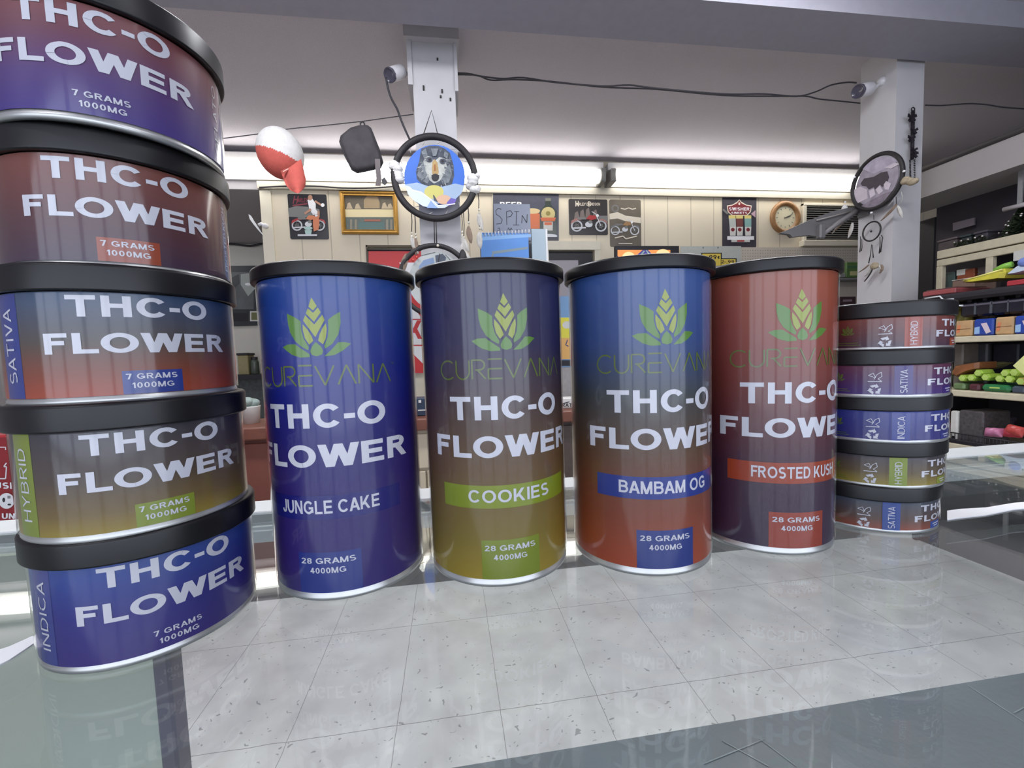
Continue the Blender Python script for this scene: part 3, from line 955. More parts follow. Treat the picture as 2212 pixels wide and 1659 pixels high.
big_tin(0, (-.1802, .208), 48.4, [(0, (60, 42, 128)), (.5, (46, 44, 136)), (1, (40, 74, 160))], 'INDICA', (62, 70, 150), None, None,
        'large short tin with blue and violet label, bottom of the left stack')
big_tin(1, (-.1798, .2062), 48.4, [(0, (172, 148, 42)), (.25, (122, 98, 50)), (.55, (82, 66, 56)), (1, (56, 52, 62))], 'HYBRID', (134, 150, 48), (138, 154, 46), None,
        'large short tin, brown to olive label, lime stripe, second from bottom of left stack')
big_tin(2, (-.1828, .2093), 48.4, [(0, (186, 72, 40)), (.28, (140, 66, 44)), (.55, (86, 74, 66)), (1, (58, 84, 120))], 'SATIVA', (46, 64, 146), (44, 66, 150), None,
        'large short tin with slate to orange label and blue stripe, middle of left stack')
big_tin(3, (-.1856, .2150), 40.5, [(0, (62, 42, 70)), (.4, (88, 48, 56)), (1, (132, 66, 54))], None, None, (166, 74, 46), 'FROSTED KUSH',
        'large short tin, rust to plum label, orange box, second from top of left stack')
big_tin(4, (-.1809, .2097), 35.2, [(0, (62, 46, 140)), (.4, (84, 52, 124)), (.75, (116, 58, 78)), (1, (138, 70, 70))], None, None, None, 'GELATO',
        'large short tin with maroon to violet label, topmost of the left stack')

# small short tins, stacked at the right
R3, H3, HL3 = .041, .0208, .0088


def recycle(w, s, z, R, m):
    """three chasing arrows"""
    def at(a, r): return (s + r * math.cos(math.radians(a)), z + r * math.sin(math.radians(a)))
    for k in range(3):
        c = 90 + 120 * k
        w.poly([at(c + 46, R * 1.25), at(c + 46, R * .62), at(c, R * .62), at(c - 22, R * .66), at(c - 18, R * 1.2), at(c, R * 1.16)], m)
        w.poly([at(c - 12, R * 1.5), at(c - 16, R * .3), at(c - 52, R * .98)], m, .00022)


def small_tin(i, pos, th, stops, kind, bandc, boxc, lab):
    x, y = room(*pos); r, h = R3, H3
    t = thing('small_tin', lab, 'tin', (x, y, GZ + i * (H3 + HL3 - .0011 + .001)), math.radians(th - 8), 'small short tins stacked at the right')
    tin_body(r, h, t, 72); tin_lid(r, r + .0016, h, HL3 + .001, t, 72); tin_sleeve(r, .0016, h - .0006, t, 72)
    b = MB(); n = 96
    vs = [(r * math.sin(2 * PI * k / n), -r * math.cos(2 * PI * k / n), z) for z in (.0018, h - .0002) for k in range(n)]
    b.add(vs, [(k, (k + 1) % n, n + (k + 1) % n, n + k) for k in range(n)], 0, True)
    w = Wrap(b, r)
    w.rect(-.0048, .0048, .0019, h - .0004, 2)
    w.text(kind, -.0019, .0019, .0035, .0178, 1, .005, vert=True)
    w.text('THC-O', .0174, .0540, .0143, .0185, 1, .04)
    w.text('FLOWER', .0134, .0600, .0078, .0118, 1, .04)
    w.rect(.0262, .0390, .0019, .0068, 4)
    w.stroke([(.0285, .0052), (.0367, .0052)], .0006, 1); w.stroke([(.0300, .0038), (.0352, .0038)], .0006, 1)
    recycle(w, -.0142, .0056, .0026, 1)
    # line-drawn curl and leaf above the recycling arrows
    sx, sz = -.0142, .0132
    w.stroke([(sx - .0032, sz + .0012), (sx - .0008, sz + .0026), (sx + .0004, sz - .0002), (sx - .0032, sz + .0012)], .0003, 1)
    w.stroke([(sx - .0004, sz - .0012), (sx + .001, sz + .0018), (sx + .003, sz + .0032), (sx + .0034, sz + .0006), (sx + .0014, sz - .001), (sx + .0032, sz - .0022)], .0003, 1)
    w.stroke([(sx - .0034, sz - .0026), (sx + .0034, sz - .0026)], .0005, 1)
    # dim print further left
    for P in LOTUS_Y + LOTUS_G: w.poly([lotus_pt(x_, y_, .22, -.033, .0105) for x_, y_ in P], 3, .0001)
    w.stroke([(-.0385, .0055), (-.0275, .0055)], .0004, 3); w.stroke([(-.0385, .0042), (-.0262, .0042)], .0004, 3)
    obj('label', b, [grad_mat('printed_label', stops, h), M_txt, mat('ink_%d_%d_%d' % bandc, bandc, .25), M_ln, mat('ink_%d_%d_%d' % boxc, boxc, .25)], t)
    return t


small_tin(0, (.2532, .3096), -16.9, [(0, (168, 72, 44)), (.45, (92, 64, 54)), (1, (62, 72, 90))], 'SATIVA', (44, 76, 158), (58, 84, 170),
          'small short tin with slate to orange label and blue stripe, bottom of the right stack')
small_tin(1, (.2549, .3085), -15.8, [(0, (170, 150, 40)), (.5, (104, 84, 52)), (1, (62, 54, 66))], 'HYBRID', (138, 154, 42), (150, 160, 50),
          'small short tin, brown to olive label, lime stripe, second from bottom of right stack')
small_tin(2, (.2548, .3068), -16.3, [(0, (46, 40, 124)), (1, (38, 52, 146))], 'INDICA', (38, 56, 150), (40, 50, 140),
          'small short tin with blue label, middle of the right stack')
small_tin(3, (.2504, .3024), -14.8, [(0, (60, 32, 130)), (.5, (78, 30, 96)), (1, (104, 38, 70))], 'SATIVA', (58, 34, 126), (70, 40, 130),
          'small short tin with magenta to violet label, second from top of right stack')
small_tin(4, (.2552, .3056), -10.7, [(0, (54, 28, 60)), (.5, (96, 40, 46)), (1, (134, 56, 44))], 'HYBRID', (170, 66, 42), (180, 76, 48),
          'small short tin with rust to plum label and orange stripe, topmost of right stack')

# ================================================================== BACK COUNTER AND LEFT SIDE
CY0, CY1, CTZ = 2.0, 2.30, .80
M_wood = mat('brown_wood_edge', (112, 66, 50), .45, noise=.25, nscale=14)
M_brown = mat('red_brown_panel', (116, 66, 54), .55, noise=.12, nscale=6)
M_cream2 = mat('cream_panel', (196, 184, 160), .55, noise=.08, nscale=5)
M_kick = mat('grey_kick', (120, 118, 118), .6, noise=.1)
t = tag(obj('counter_top', MB().rbox(-2.7, 2.20, CY0 - .03, CY1, CTZ - .055, CTZ, .006), M_wood), 'long brown wooden counter top behind the glass counter', 'counter top')
xa = at_y(748, 980, CY0).x; xb = at_y(1080, 980, CY0).x
for x0, x1, mt, lab in ((-2.7, xa, M_brown, 'red-brown base cabinet under the left of the back counter'), (xa + .004, xb, M_cream2, 'cream base cabinet under the middle of the back counter'), (xb + .004, 2.2, mat('dark_brown_panel', (78, 66, 60), .55, noise=.15), 'dark brown base cabinet under the right of the back counter')):
    t = thing('base_cabinet', lab, 'cabinet', ((x0 + x1) / 2, (CY0 + CY1) / 2, 0))
    w = (x1 - x0) / 2; d = (CY1 - CY0) / 2
    obj('cabinet_body', MB().box(-w, w, -d + .018, d, .10, CTZ - .056), mt, t)
    obj('kick_board', MB().box(-w, w, -d + .03, d, 0, .10), M_kick, t)
    n = max(2, round(2 * w / .5))
    for k in range(n):
        dr = obj('cabinet_door', MB().rbox(-w + (2 * w) * k / n + .004, -w + (2 * w) * (k + 1) / n - .004, -d + .002, -d + .018, .12, CTZ - .25 if mt is M_cream2 else CTZ - .075, .003), mt, t)
    if mt is M_cream2:
        obj('drawer', MB().rbox(-w + .004, w - .004, -d + .002, -d + .018, CTZ - .235, CTZ - .075, .003), mt, t)
# things standing on the back counter, seen between the tins
M_gls = mat('grey_smoke_plastic', (92, 98, 98), .3, noise=.3, nscale=30)


def box_thing(name, lab, cat, x0, x1, y0, y1, z0, z1, mt, group=None, extra=None, rz=0.0, b=.004):
    ce = ((x0 + x1) / 2, (y0 + y1) / 2, z0)
    t = thing(name, lab, cat, ce, rz, group)
    w, d, h = (x1 - x0) / 2, (y1 - y0) / 2, z1 - z0
    obj('carton', MB().rbox(-w, w, -d, d, 0, h, b), mt, t)
    if extra:
        for nm_, mm, q in extra:       # fractions on the front face: (u0,u1,v0,v1)
            obj(nm_, MB().rbox(-w + 2 * w * q[0], -w + 2 * w * q[1], -d - .0015, -d + .001, h * q[2], h * q[3], .0005), mm, t)
    return t


M_navy = mat('navy_pack', (36, 52, 74), .4, noise=.2)
M_pale = mat('pale_card', (214, 212, 206), .6, noise=.05)
M_grey = mat('grey_card', (140, 140, 140), .6, noise=.1)
p0 = at_y(900, 860, 2.08); p1 = at_y(922, 900, 2.08)
box_thing('navy_carton', 'small navy carton on the back counter between first and second tall tin', 'box', p0.x - .02, p1.x + .02, 2.06, 2.16, CTZ, p0.z, M_navy, extra=[('white_print', M_pale, (.35, .5, .75, .9)), ('white_print', M_pale, (.3, .8, .3, .36))])
p0 = at_y(1208, 860, 2.08); p1 = at_y(1234, 885, 2.08)
tt = box_thing('white_carton', 'small white carton on the back counter between second and third tall tin', 'box', p0.x - .01, p1.x + .03, 2.06, 2.14, CTZ, p0.z, M_pale)
f = Flat('y', 2.058); f.text('RAT', 1214, 1236, 879, 8, M_black, .03); f.line([(1216, 872), (1230, 868)], 2, M_black); o = f.done('lettering', tt); o.matrix_parent_inverse = Matrix.Translation(-tt.location)
# white container on the counter by the left stack
p0 = at_y(517, 848, 2.12); p1 = at_y(560, 892, 2.12)
t = thing('white_tub', 'white tub heaped with pale goods on the back counter beside the left stack', 'tub', ((p0.x + p1.x) / 2, 2.13, CTZ))
w = (p1.x - p0.x) / 2
obj('tub', MB().lathe([(0, .001), (w * .85, 0), (w, .075), (w * 1.04, .08), (w * .95, .08), (w * .82, .006), (0, .006)], 28), M_pale, t)
g = MB(); random.seed(3)
for k in range(9):
    g.ellipsoid((random.uniform(-.5, .5) * w, random.uniform(-.5, .5) * w, .075 + random.uniform(0, .03)), .028, .022, .02)
obj('goods', g, mat('pale_green_goods', (150, 166, 158), .6, noise=.2), t)
# recess: dark notice, shelf, tan box
f = Flat('y', 5.35); f.base(488, 575, 566, 703, mat('dark_notice', (50, 52, 56), .4, noise=.3, nscale=6), .02)
f.rect(500, 588, 548, 668, mat('notice_grey', (96, 100, 102), .4, noise=.3, nscale=8)); f.poly([(520, 592), (560, 588), (556, 618), (536, 640), (520, 615)], mat('notice_pale', (164, 168, 164), .5))
f.poly([(500, 600), (516, 592), (518, 612), (505, 625)], mat('notice_dark', (56, 60, 64), .4)); f.rect(540, 672, 560, 694, M_pale); f.rect(543, 675, 556, 691, mat('notice_olive', (110, 110, 70), .5)); f.rect(496, 676, 536, 694, mat('notice_black', (30, 30, 34), .4))
f.ell(536, 614, 7, 3, M_white)
tag(f.done('framed_notice'), 'dark framed picture on the far recess wall behind the left tins', 'picture')
sy = 4.9
sh = at_y(520, 810, sy)
t = thing('recess_shelf', 'black-edged shelf against the recess wall between left stack and first tall tin', 'shelf', (sh.x, 5.1, 0))
obj('shelf_board', MB().box(-.9, .9, -.2, .25, sh.z - .05, sh.z), M_black, t)
obj('side_panel', MB().box(-.9, -.87, -.19, .24, 0, sh.z - .05), M_grey, t); obj('side_panel', MB().box(.87, .9, -.19, .24, 0, sh.z - .05), M_grey, t)
obj('lower_panel', MB().box(-.87, .87, .1, .12, .02, sh.z - .06), M_gls, t)
a = at_y(511, 768, sy + .06); b = at_y(536, 797, sy + .06)
t2 = thing('tan_box', 'tan box with dark edge standing on the recess shelf', 'box', ((a.x + b.x) / 2, sy + .15, sh.z))
hw = (b.x - a.x) / 2
obj('carton', MB().rbox(-hw, hw, -.08, .08, 0, a.z - sh.z, .006), mat('tan_card', (150, 140, 102), .6, noise=.1), t2)
obj('lid', MB().rbox(-hw - .006, hw + .006, -.086, .086, a.z - sh.z, a.z - sh.z + .025, .004), M_black, t2)
a = at_y(541, 770, sy + .1)
for k, (px, hh, c, lab) in enumerate(((551, .16, (84, 92, 84), 'dark green jar on the recess shelf right of the tan box'), (573, .13, (120, 122, 112), 'grey jar on the recess shelf nearest the first tall tin'))):
    q = at_y(px, 797, sy + .12)
    t2 = thing('jar', lab, 'jar', (q.x, sy + .12, sh.z))
    obj('jar_body', MB().lathe([(0, 0), (.038, 0), (.042, .01), (.042, hh - .03), (.03, hh), (0, hh)], 20), mat('jar_%d' % k, c, .3, noise=.2), t2)
    obj('jar_lid', MB().lathe([(.033, hh), (.033, hh + .025), (0, hh + .027)], 20), M_black, t2)
# red cabinet at far left
RX = 1.25
a = at_y(-260, 955, RX); b = at_y(38, 1136, RX)
t = thing('red_cabinet', 'red cabinet with white lettering at the left edge beyond the glass', 'cabinet', ((a.x + b.x) / 2, RX + .2, 0))
hw = (b.x - a.x) / 2
M_red = mat('red_paint', (150, 34, 40), .4, noise=.1)
obj('cabinet_body', MB().rbox(-hw, hw, -.2, .2, 0, a.z, .01), M_red, t)
f = Flat('y', RX - .001); f.base(-250, 958, 36, 1132, M_red, .001)
f.line([(-60, 966), (12, 966), (12, 972)], 2, M_white); f.line([(14, 1000), (8, 1008), (14, 1008), (12, 1034), (-6, 1034)], 2.5, M_white)
f.text('USI', -12, 26, 1056, 14, M_white, .04); f.text('UN', 4, 32, 1121, 12, M_white, .04)
f.ell(14, 1082, 17, 17, M_white); f.ell(8, 1080, 3, 5, M_black); f.ell(20, 1090, 4, 2, M_black); f.line([(16, 1074), (22, 1074)], 6, M_grey); f.line([(-60, 1127), (36, 1127)], 1.5, M_white)
o = f.done('printed_face', t); o.matrix_parent_inverse = Matrix.Translation(-t.location)

# ================================================================== BACK WALL: signs, pictures, clock, vent
M_pb = mat('sign_black', (36, 36, 42), .35)
M_prd = mat('sign_red', (176, 58, 58), .35)
M_por = mat('sign_orange', (214, 130, 90), .35)
M_pch = mat('sign_chrome', (214, 216, 220), .3)
M_pgr = mat('sign_grey', (126, 126, 124), .35)
M_pmint = mat('sign_mint', (176, 206, 200), .35)
M_skin = mat('sign_skin', (186, 140, 116), .4)
M_bnd = mat('sign_maroon_script', (140, 62, 72), .35)


def bike(f, x, y, s, c1, c2, flip=1):
    """side view of a cruiser motorcycle, wheelbase about 1.0*s"""
    X = lambda u: x + flip * u * s
    for u in (-.42, .42):
        f.ring(X(u), y, .15 * s, .20 * s, M_pch); f.ring(X(u), y, .05 * s, .07 * s, M_pgr)
        for k in range(6):
            a = k * PI / 3 + .2
            f.line([(X(u) - .14 * s * math.cos(a), y - .14 * s * math.sin(a)), (X(u) + .14 * s * math.cos(a), y + .14 * s * math.sin(a))], .012 * s, M_pgr)
    f.poly([(X(-.64), y - .05 * s), (X(-.60), y - .19 * s), (X(-.42), y - .27 * s), (X(-.24), y - .2 * s), (X(-.4), y - .2 * s), (X(-.55), y - .12 * s)], c1)
    f.poly([(X(.26), y - .14 * s), (X(.42), y - .25 * s), (X(.6), y - .2 * s), (X(.66), y - .05 * s), (X(.56), y - .14 * s), (X(.42), y - .2 * s)], c1)
    f.poly([(X(-.1), y - .24 * s), (X(.02), y - .38 * s), (X(.24), y - .36 * s), (X(.26), y - .25 * s), (X(.1), y - .2 * s)], c2)
    f.poly([(X(-.4), y - .3 * s), (X(-.12), y - .3 * s), (X(-.08), y - .22 * s), (X(-.38), y - .22 * s)], M_pgr)
    f.ell(X(0), y - .05 * s, .13 * s, .1 * s, M_pch); f.ell(X(.05), y - .14 * s, .07 * s, .06 * s, M_pgr)
    f.line([(X(-.1), y + .06 * s), (X(-.55), y + .08 * s)], .05 * s, M_pch)
    f.line([(X(.42), y), (X(.24), y - .42 * s)], .03 * s, M_pch); f.line([(X(.24), y - .42 * s), (X(.1), y - .5 * s)], .025 * s, M_pch)
    f.ell(X(.3), y - .36 * s, .05 * s, .05 * s, M_white)


# motorcycle sign, far left
f = Flat('y', WY - .002); f.base(621, 419, 711, 517, M_pb, .004, .012)
f.poly([(622, 450), (640, 445), (668, 447), (690, 452), (690, 462), (660, 470), (624, 468)], M_pgr)
f.text('H', 632, 642, 440, 17, M_bnd, .02, shear=.2); f.text('ARLEY', 642, 664, 437, 9, M_bnd, .02, shear=.2); f.line([(632, 444), (664, 440)], 3, M_bnd)
f.poly([(664, 432), (674, 428), (682, 440), (682, 452), (690, 462), (676, 464), (668, 450)], M_white)      # rider's top
f.ell(670, 427, 5, 6, M_skin); f.line([(680, 434), (694, 443)], 4, M_skin); f.line([(672, 452), (658, 462)], 5, M_skin); f.line([(688, 456), (688, 470)], 5, M_skin); f.ell(697, 443, 4, 4, M_white)
bike(f, 666, 487, 58, M_prd, M_por)
f.poly([(676, 470), (688, 466), (690, 480), (688, 496), (678, 500), (676, 486)], M_por)
f.ell(666, 493, 9, 4, M_pmint); f.poly([(658, 497), (674, 497), (672, 506), (660, 506)], M_pmint); f.line([(643, 508), (685, 508)], 4, M_pch)
tag(f.done('motorcycle_sign'), 'black tin sign of rider on red motorcycle, under the hanging cap', 'sign')
# gold framed picture
t = thing('framed_picture', 'gold framed picture with a pale band, left of the wolf dream catcher', 'picture', at_y(797, 460, WY))
ti = Matrix.Translation(-t.location)
M_gold = mat('gold_frame', (186, 142, 66), .35, metal=.5, noise=.15, nscale=30)
a = at_y(734, 414, WY); b = at_y(862, 507, WY)
u0, u1, z0, z1 = a.x, b.x, b.z, a.z
fr = MB(); w = .034
for (p, q) in (((u0, z0), (u1, z0)), ((u1, z0), (u1, z1)), ((u1, z1), (u0, z1)), ((u0, z1), (u0, z0))):
    cx, cz = (u0 + u1) / 2, (z0 + z1) / 2
    ins = lambda P, k: (P[0] + (k if P[0] < cx else -k), P[1] + (k if P[1] < cz else -k))
    for k0, d0, k1, d1 in ((0, .0, .0, .02), (0, .02, .012, .028), (.012, .028, .024, .018), (.024, .018, .034, .022), (.034, .022, .034, .004)):
        A, B, Cc, D = ins(p, k0), ins(q, k0), ins(q, k1), ins(p, k1)
        fr.add([(A[0], WY - .002 - d0, A[1]), (B[0], WY - .002 - d0, B[1]), (Cc[0], WY - .002 - d1, Cc[1]), (D[0], WY - .002 - d1, D[1])], [(0, 1, 2, 3)])
o = obj('frame', fr, M_gold, t); o.matrix_parent_inverse = ti
f = Flat('y', WY - .002); f.base(740, 419, 856, 502, mat('print_brown', (106, 98, 84), .3, noise=.1), .004)
M_pcream = mat('print_cream', (232, 216, 168), .35)
f.rect(744, 452, 853, 469, M_pcream); f.rect(744, 469, 853, 500, mat('print_teal', (92, 104, 96), .35, noise=.2))
f.poly([(786, 450), (786, 432), (792, 424), (806, 422), (816, 426), (820, 438), (820, 450)], mat('print_tan', (168, 146, 112), .35))
for xx, hh in ((754, 12), (772, 10), (830, 12), (842, 10)):
    f.poly([(xx - 6, 451), (xx - 3, 451 - hh), (xx + 2, 451 - hh - 2), (xx + 8, 451)], mat('print_beige', (190, 172, 142), .35))
f.rect(775, 480, 830, 497, mat('print_green', (72, 108, 104), .35)); f.rect(787, 474, 822, 478, mat('print_rust', (164, 92, 66), .35))
for xx in (756, 766, 834, 843): f.rect(xx, 474, xx + 5, 496, mat('print_post', (140, 132, 112), .35))
o = f.done('picture_print', t); o.matrix_parent_inverse = ti
# red and white banner in the left doorway
f = Flat('y', WY - .022); f.base(796, 541, 914, 806, M_white, .004)
M_ban = mat('banner_red', (206, 44, 48), .45)
f.rect(796, 541, 914, 567, M_ban); f.poly([(862, 567), (914, 640), (914, 690), (840, 600), (796, 600), (796, 567)], M_ban)
f.text('K', 884, 912, 732, 40, M_ban, .045); f.line([(796, 746), (914, 746)], 3, M_ban); f.poly([(880, 752), (914, 786), (914, 806), (796, 806), (796, 752)], M_ban); f.line([(878, 690), (914, 690)], 2.5, M_ban)
tag(f.done('banner'), 'red and white banner with big K hanging in the left doorway', 'banner')
bar = MB().tube([at_y(793, 540, WY - .03), at_y(918, 540, WY - .03)], .008, 8)
tag(obj('banner_rod', bar, M_black), 'thin black rod holding the red banner', 'rod')
# beer poster
f = Flat('y', WY - .002); f.base(1063, 416, 1208, 526, mat('poster_frame', (214, 206, 186), .5), .01)
f.rect(1065, 418, 1207, 524, mat('poster_slate', (76, 78, 92), .4, noise=.1))
f.text('BEER', 1080, 1128, 447, 11, M_white, .04)
f.poly([(1134, 470), (1150, 456), (1166, 462), (1166, 494), (1134, 494)], mat('poster_orange', (222, 120, 74), .4)); f.ell(1150, 456, 17, 6, mat('poster_foam', (226, 200, 150), .5))
M_bot = mat('poster_bottle', (58, 66, 60), .3)
f.poly([(1178, 442), (1179, 431), (1189, 431), (1190, 442), (1203, 456), (1203, 505), (1166, 505), (1166, 456)], M_bot); f.rect(1178, 428, 1190, 434, mat('poster_cap', (120, 120, 110), .4))
f.ell(1184, 462, 15, 15, mat('poster_label', (206, 190, 130), .45)); f.ell(1184, 461, 5, 5, mat('poster_olive', (150, 134, 70), .45)); f.poly([(1167, 470), (1201, 470), (1198, 478), (1170, 478)], mat('poster_lab_or', (214, 110, 70), .45)); f.rect(1174, 479, 1194, 498, M_pale); f.rect(1176, 480, 1192, 486, mat('poster_lab_or', (214, 110, 70), .45))
f.ell(1184, 510, 20, 5, M_pch); f.rect(1066, 512, 1206, 523, mat('poster_low', (60, 60, 70), .4))
tag(f.done('beer_poster'), 'dark poster of a bottle and glass of beer behind the SPIN paper', 'poster')
# sheet with handwriting
SY = 2.9
f = Flat('y', SY); f.base(1066, 440, 1147, 520, mat('grey_paper', (158, 164, 180), .7, noise=.03), .002)
M_pen = mat('pen_ink', (44, 44, 52), .5)
f.line([(1083, 452), (1076, 450), (1071, 455), (1072, 463), (1080, 468), (1085, 475), (1082, 483), (1072, 484)], 1.4, M_pen)
f.line([(1095, 486), (1094, 457), (1103, 455), (1107, 461), (1104, 467), (1096, 469)], 1.4, M_pen)
f.line([(1111, 457), (1121, 457)], 1.4, M_pen); f.line([(1116, 457), (1115, 485)], 1.4, M_pen); f.line([(1108, 486), (1122, 486)], 1.4, M_pen)
f.line([(1127, 482), (1128, 465), (1138, 481), (1139, 463)], 1.4, M_pen)
f.line([(1075, 494), (1079, 492), (1080, 497), (1074, 498)], 1.0, M_pen); f.line([(1097, 497), (1098, 492), (1102, 497), (1104, 492), (1107, 497)], 1.0, M_pen); f.line([(1112, 497), (1124, 496)], 1.0, M_pen)
tag(f.done('handwritten_sheet'), 'grey paper handwritten SPIN standing behind the blue pad', 'paper')
# blue spiral pad in a clear stand
t = thing('blue_pad', 'blue spiral-topped pad in a clear stand behind the second tall tin', 'pad', at_y(1110, 560, SY - .12))
ti = Matrix.Translation(-t.location)
f = Flat('y', SY - .12); f.base(1037, 504, 1147, 720, mat('pad_blue', (92, 150, 224), .4, noise=.1, nscale=5), .012)
f.poly([(1037, 520), (1147, 512), (1147, 506), (1037, 506)], mat('pad_pale', (140, 186, 236), .4)); f.poly([(1062, 543), (1140, 533), (1140, 538), (1064, 549)], mat('pad_grey', (136, 156, 166), .5)); f.line([(1064, 549), (1064, 556)], 4, mat('pad_grey', (136, 156, 166), .5))
o = f.done('pad_sheet', t); o.matrix_parent_inverse = ti
for k in range(15):
    q = at_y(1040 + 7.3 * k, 506 - .45 * k, SY - .135)
    o = obj('coil', MB().tube([q + Vector((0, .011 * math.cos(a), .011 * math.sin(a))) for a in [2 * PI * j / 10 for j in range(10)]], .0032, 6, closed=True), M_white, t); o.matrix_parent_inverse = ti
a = at_y(1147, 496, SY - .1); b = at_y(1183, 720, SY - .1)
o = obj('clear_holder', MB().box(a.x, b.x, SY - .115, SY - .1, b.z, a.z), mat('clear_grey_sheet', (172, 190, 200), .25), t); o.matrix_parent_inverse = ti
o = obj('holder_edge', MB().rbox(b.x, b.x + .014, SY - .12, SY - .095, b.z, a.z, .003), M_white, t); o.matrix_parent_inverse = ti
zs = at_y(1110, 720, SY - .1).z
zt_ = at_y(1066, 519, SY).z
tag(obj('grey_board', MB().box(at_y(1040, 600, SY).x, at_y(1182, 600, SY).x, SY + .012, SY + .024, zs, zt_), M_grey), 'grey board standing behind the handwritten sheet', 'board')
t = thing('pad_stand', 'narrow grey stand carrying the blue pad, behind the second tall tin', 'stand', (at_y(1110, 600, SY).x, SY + .02, 0))
x0, x1 = at_y(1040, 600, SY).x - t.location.x, at_y(1182, 600, SY).x - t.location.x
obj('stand_shelf', MB().rbox(x0, x1, -.17, .10, zs - .03, zs - .001, .004), M_grey, t)
for sx in (x0 + .02, x1 - .02):
    for yy in (-.14, .08): obj('leg', MB().rbox(sx - .018, sx + .018, yy - .018, yy + .018, 0, zs - .03, .003), M_grey, t)
# motorcycle sign 2
f = Flat('y', WY - .002); f.base(1228, 430, 1313, 508, mat('sign_charcoal', (58, 54, 54), .35), .004, .012)
M_pcr = mat('sign_cream', (224, 214, 196), .4)
f.text('HARLEY DAVIDSON', 1243, 1296, 444, 6, M_pcr, .02); f.text('H', 1243, 1250, 446, 12, M_pcr, .03); f.text('D', 1270, 1277, 446, 11, M_pcr, .03)
for xx, hh in ((1246, 18), (1258, 22), (1270, 26), (1286, 22)): f.poly([(xx - 6, 474), (xx - 4, 474 - hh * .8), (xx + 2, 474 - hh), (xx + 7, 474)], mat('sign_taupe', (124, 112, 106), .4))
f.rect(1293, 466, 1312, 480, M_pgr)
bike(f, 1272, 488, 62, mat('sign_rose', (170, 120, 112), .35), M_prd)
tag(f.done('motorcycle_sign'), 'dark landscape tin sign of a motorcycle above the right doorway', 'sign')
# motorcycle sign 3
f = Flat('y', WY - .002); f.base(1316, 431, 1385, 533, mat('sign_brown', (112, 104, 92), .35, noise=.15, nscale=10), .004, .014)
f.ring(1329, 450, 5, 8, M_pgr); f.line([(1341, 450), (1350, 452), (1358, 449), (1366, 452), (1374, 450)], 2, M_pcr)
f.poly([(1316, 462), (1334, 458), (1352, 466), (1384, 470), (1384, 482), (1352, 478), (1334, 472), (1317, 474)], M_pcr)
bike(f, 1350, 498, 50, M_pgr, mat('sign_tan', (168, 130, 90), .35)); f.line([(1328, 514), (1346, 510), (1352, 516), (1376, 510)], 2.5, M_pcr); f.line([(1336, 526), (1366, 526)], 2, M_pcr)
tag(f.done('motorcycle_sign'), 'brown portrait tin sign of a motorcycle with a pale cloud band', 'sign')
# picture screen
t = thing('lit_screen', 'black framed screen with orange and blue picture behind the third tall tin', 'screen', at_y(1395, 560, 3.3))
ti = Matrix.Translation(-t.location)
f = Flat('y', 3.3); f.base(1326, 534, 1462, 640, M_black, .04)
M_s1 = mat('screen_orange', (236, 150, 80), .4, emit=.5); M_s2 = mat('screen_indigo', (74, 66, 140), .4, emit=.4); M_s3 = mat('screen_pale', (250, 220, 160), .4, emit=.5)
f.rect(1334, 540, 1448, 632, M_s1); f.ell(1358, 556, 14, 12, M_s3); f.ell(1432, 552, 16, 14, M_s3); f.poly([(1374, 632), (1366, 560), (1388, 540), (1400, 540), (1420, 562), (1420, 632)], M_s2); f.line([(1380, 556), (1392, 542)], 3, M_pmint); f.line([(1396, 541), (1408, 556)], 3, M_pmint); f.poly([(1334, 552), (1352, 575), (1340, 632), (1334, 632)], M_s2)
o = f.done('screen', t); o.matrix_parent_inverse = ti
zs2 = at_y(1395, 640, 3.3).z
o = obj('pedestal', MB().rbox(t.location.x - .2, t.location.x + .2, 3.28, 3.6, 0, zs2, .01), M_black, t); o.matrix_parent_inverse = ti
# cigar sign
f = Flat('y', WY - .002); f.base(1560, 423, 1633, 535, mat('sign_slate', (70, 66, 74), .35, noise=.1), .004, .012)
M_maroon = mat('shield_maroon', (126, 44, 52), .35)
f.poly([(1597, 430), (1602, 436), (1612, 442), (1624, 444), (1622, 458), (1614, 466), (1581, 466), (1572, 458), (1570, 444), (1582, 442), (1592, 436)], M_pcr)
f.poly([(1597, 433), (1602, 439), (1612, 444), (1622, 446), (1620, 457), (1613, 464), (1582, 464), (1574, 457), (1572, 446), (1582, 444), (1592, 439)], M_maroon)
f.ell(1597, 440, 2, 3, M_pcr); f.text('SWISHER', 1575, 1619, 455, 7, M_white, .03); f.text('SWEETS', 1580, 1614, 462, 4.5, M_white, .03)
for x0, c in ((1574, (190, 196, 190)), (1590, (120, 70, 66)), (1608, (136, 176, 170))):
    xx = x0 + (1 if x0 < 1590 else 0)
    f.poly([(x0, 468), (x0 + 15, 468), (xx + 15, 490), (xx + 1, 490)], mat('sachet_%d' % c[0], c, .4)); f.rect(x0, 465, x0 + 15, 472, mat('sachet_yellow', (226, 210, 130), .4)); f.poly([(xx + 1, 490), (xx + 15, 490), (xx + 14, 509), (xx + 2, 509)], M_pale); f.ell(xx + 8, 496, 4, 4, M_maroon)
f.rect(1571, 510, 1629, 518, M_white); f.rect(1580, 518, 1620, 523, M_pale); f.rect(1592, 519, 1608, 522, M_prd)
f.line([(1562, 452), (1572, 462)], 4, M_pgr); f.poly([(1622, 462), (1632, 454), (1632, 470)], mat('sign_pink', (196, 164, 176), .4))
tag(f.done('cigar_sign'), 'dark tin sign with red shield and three packs, left of the clock', 'sign')
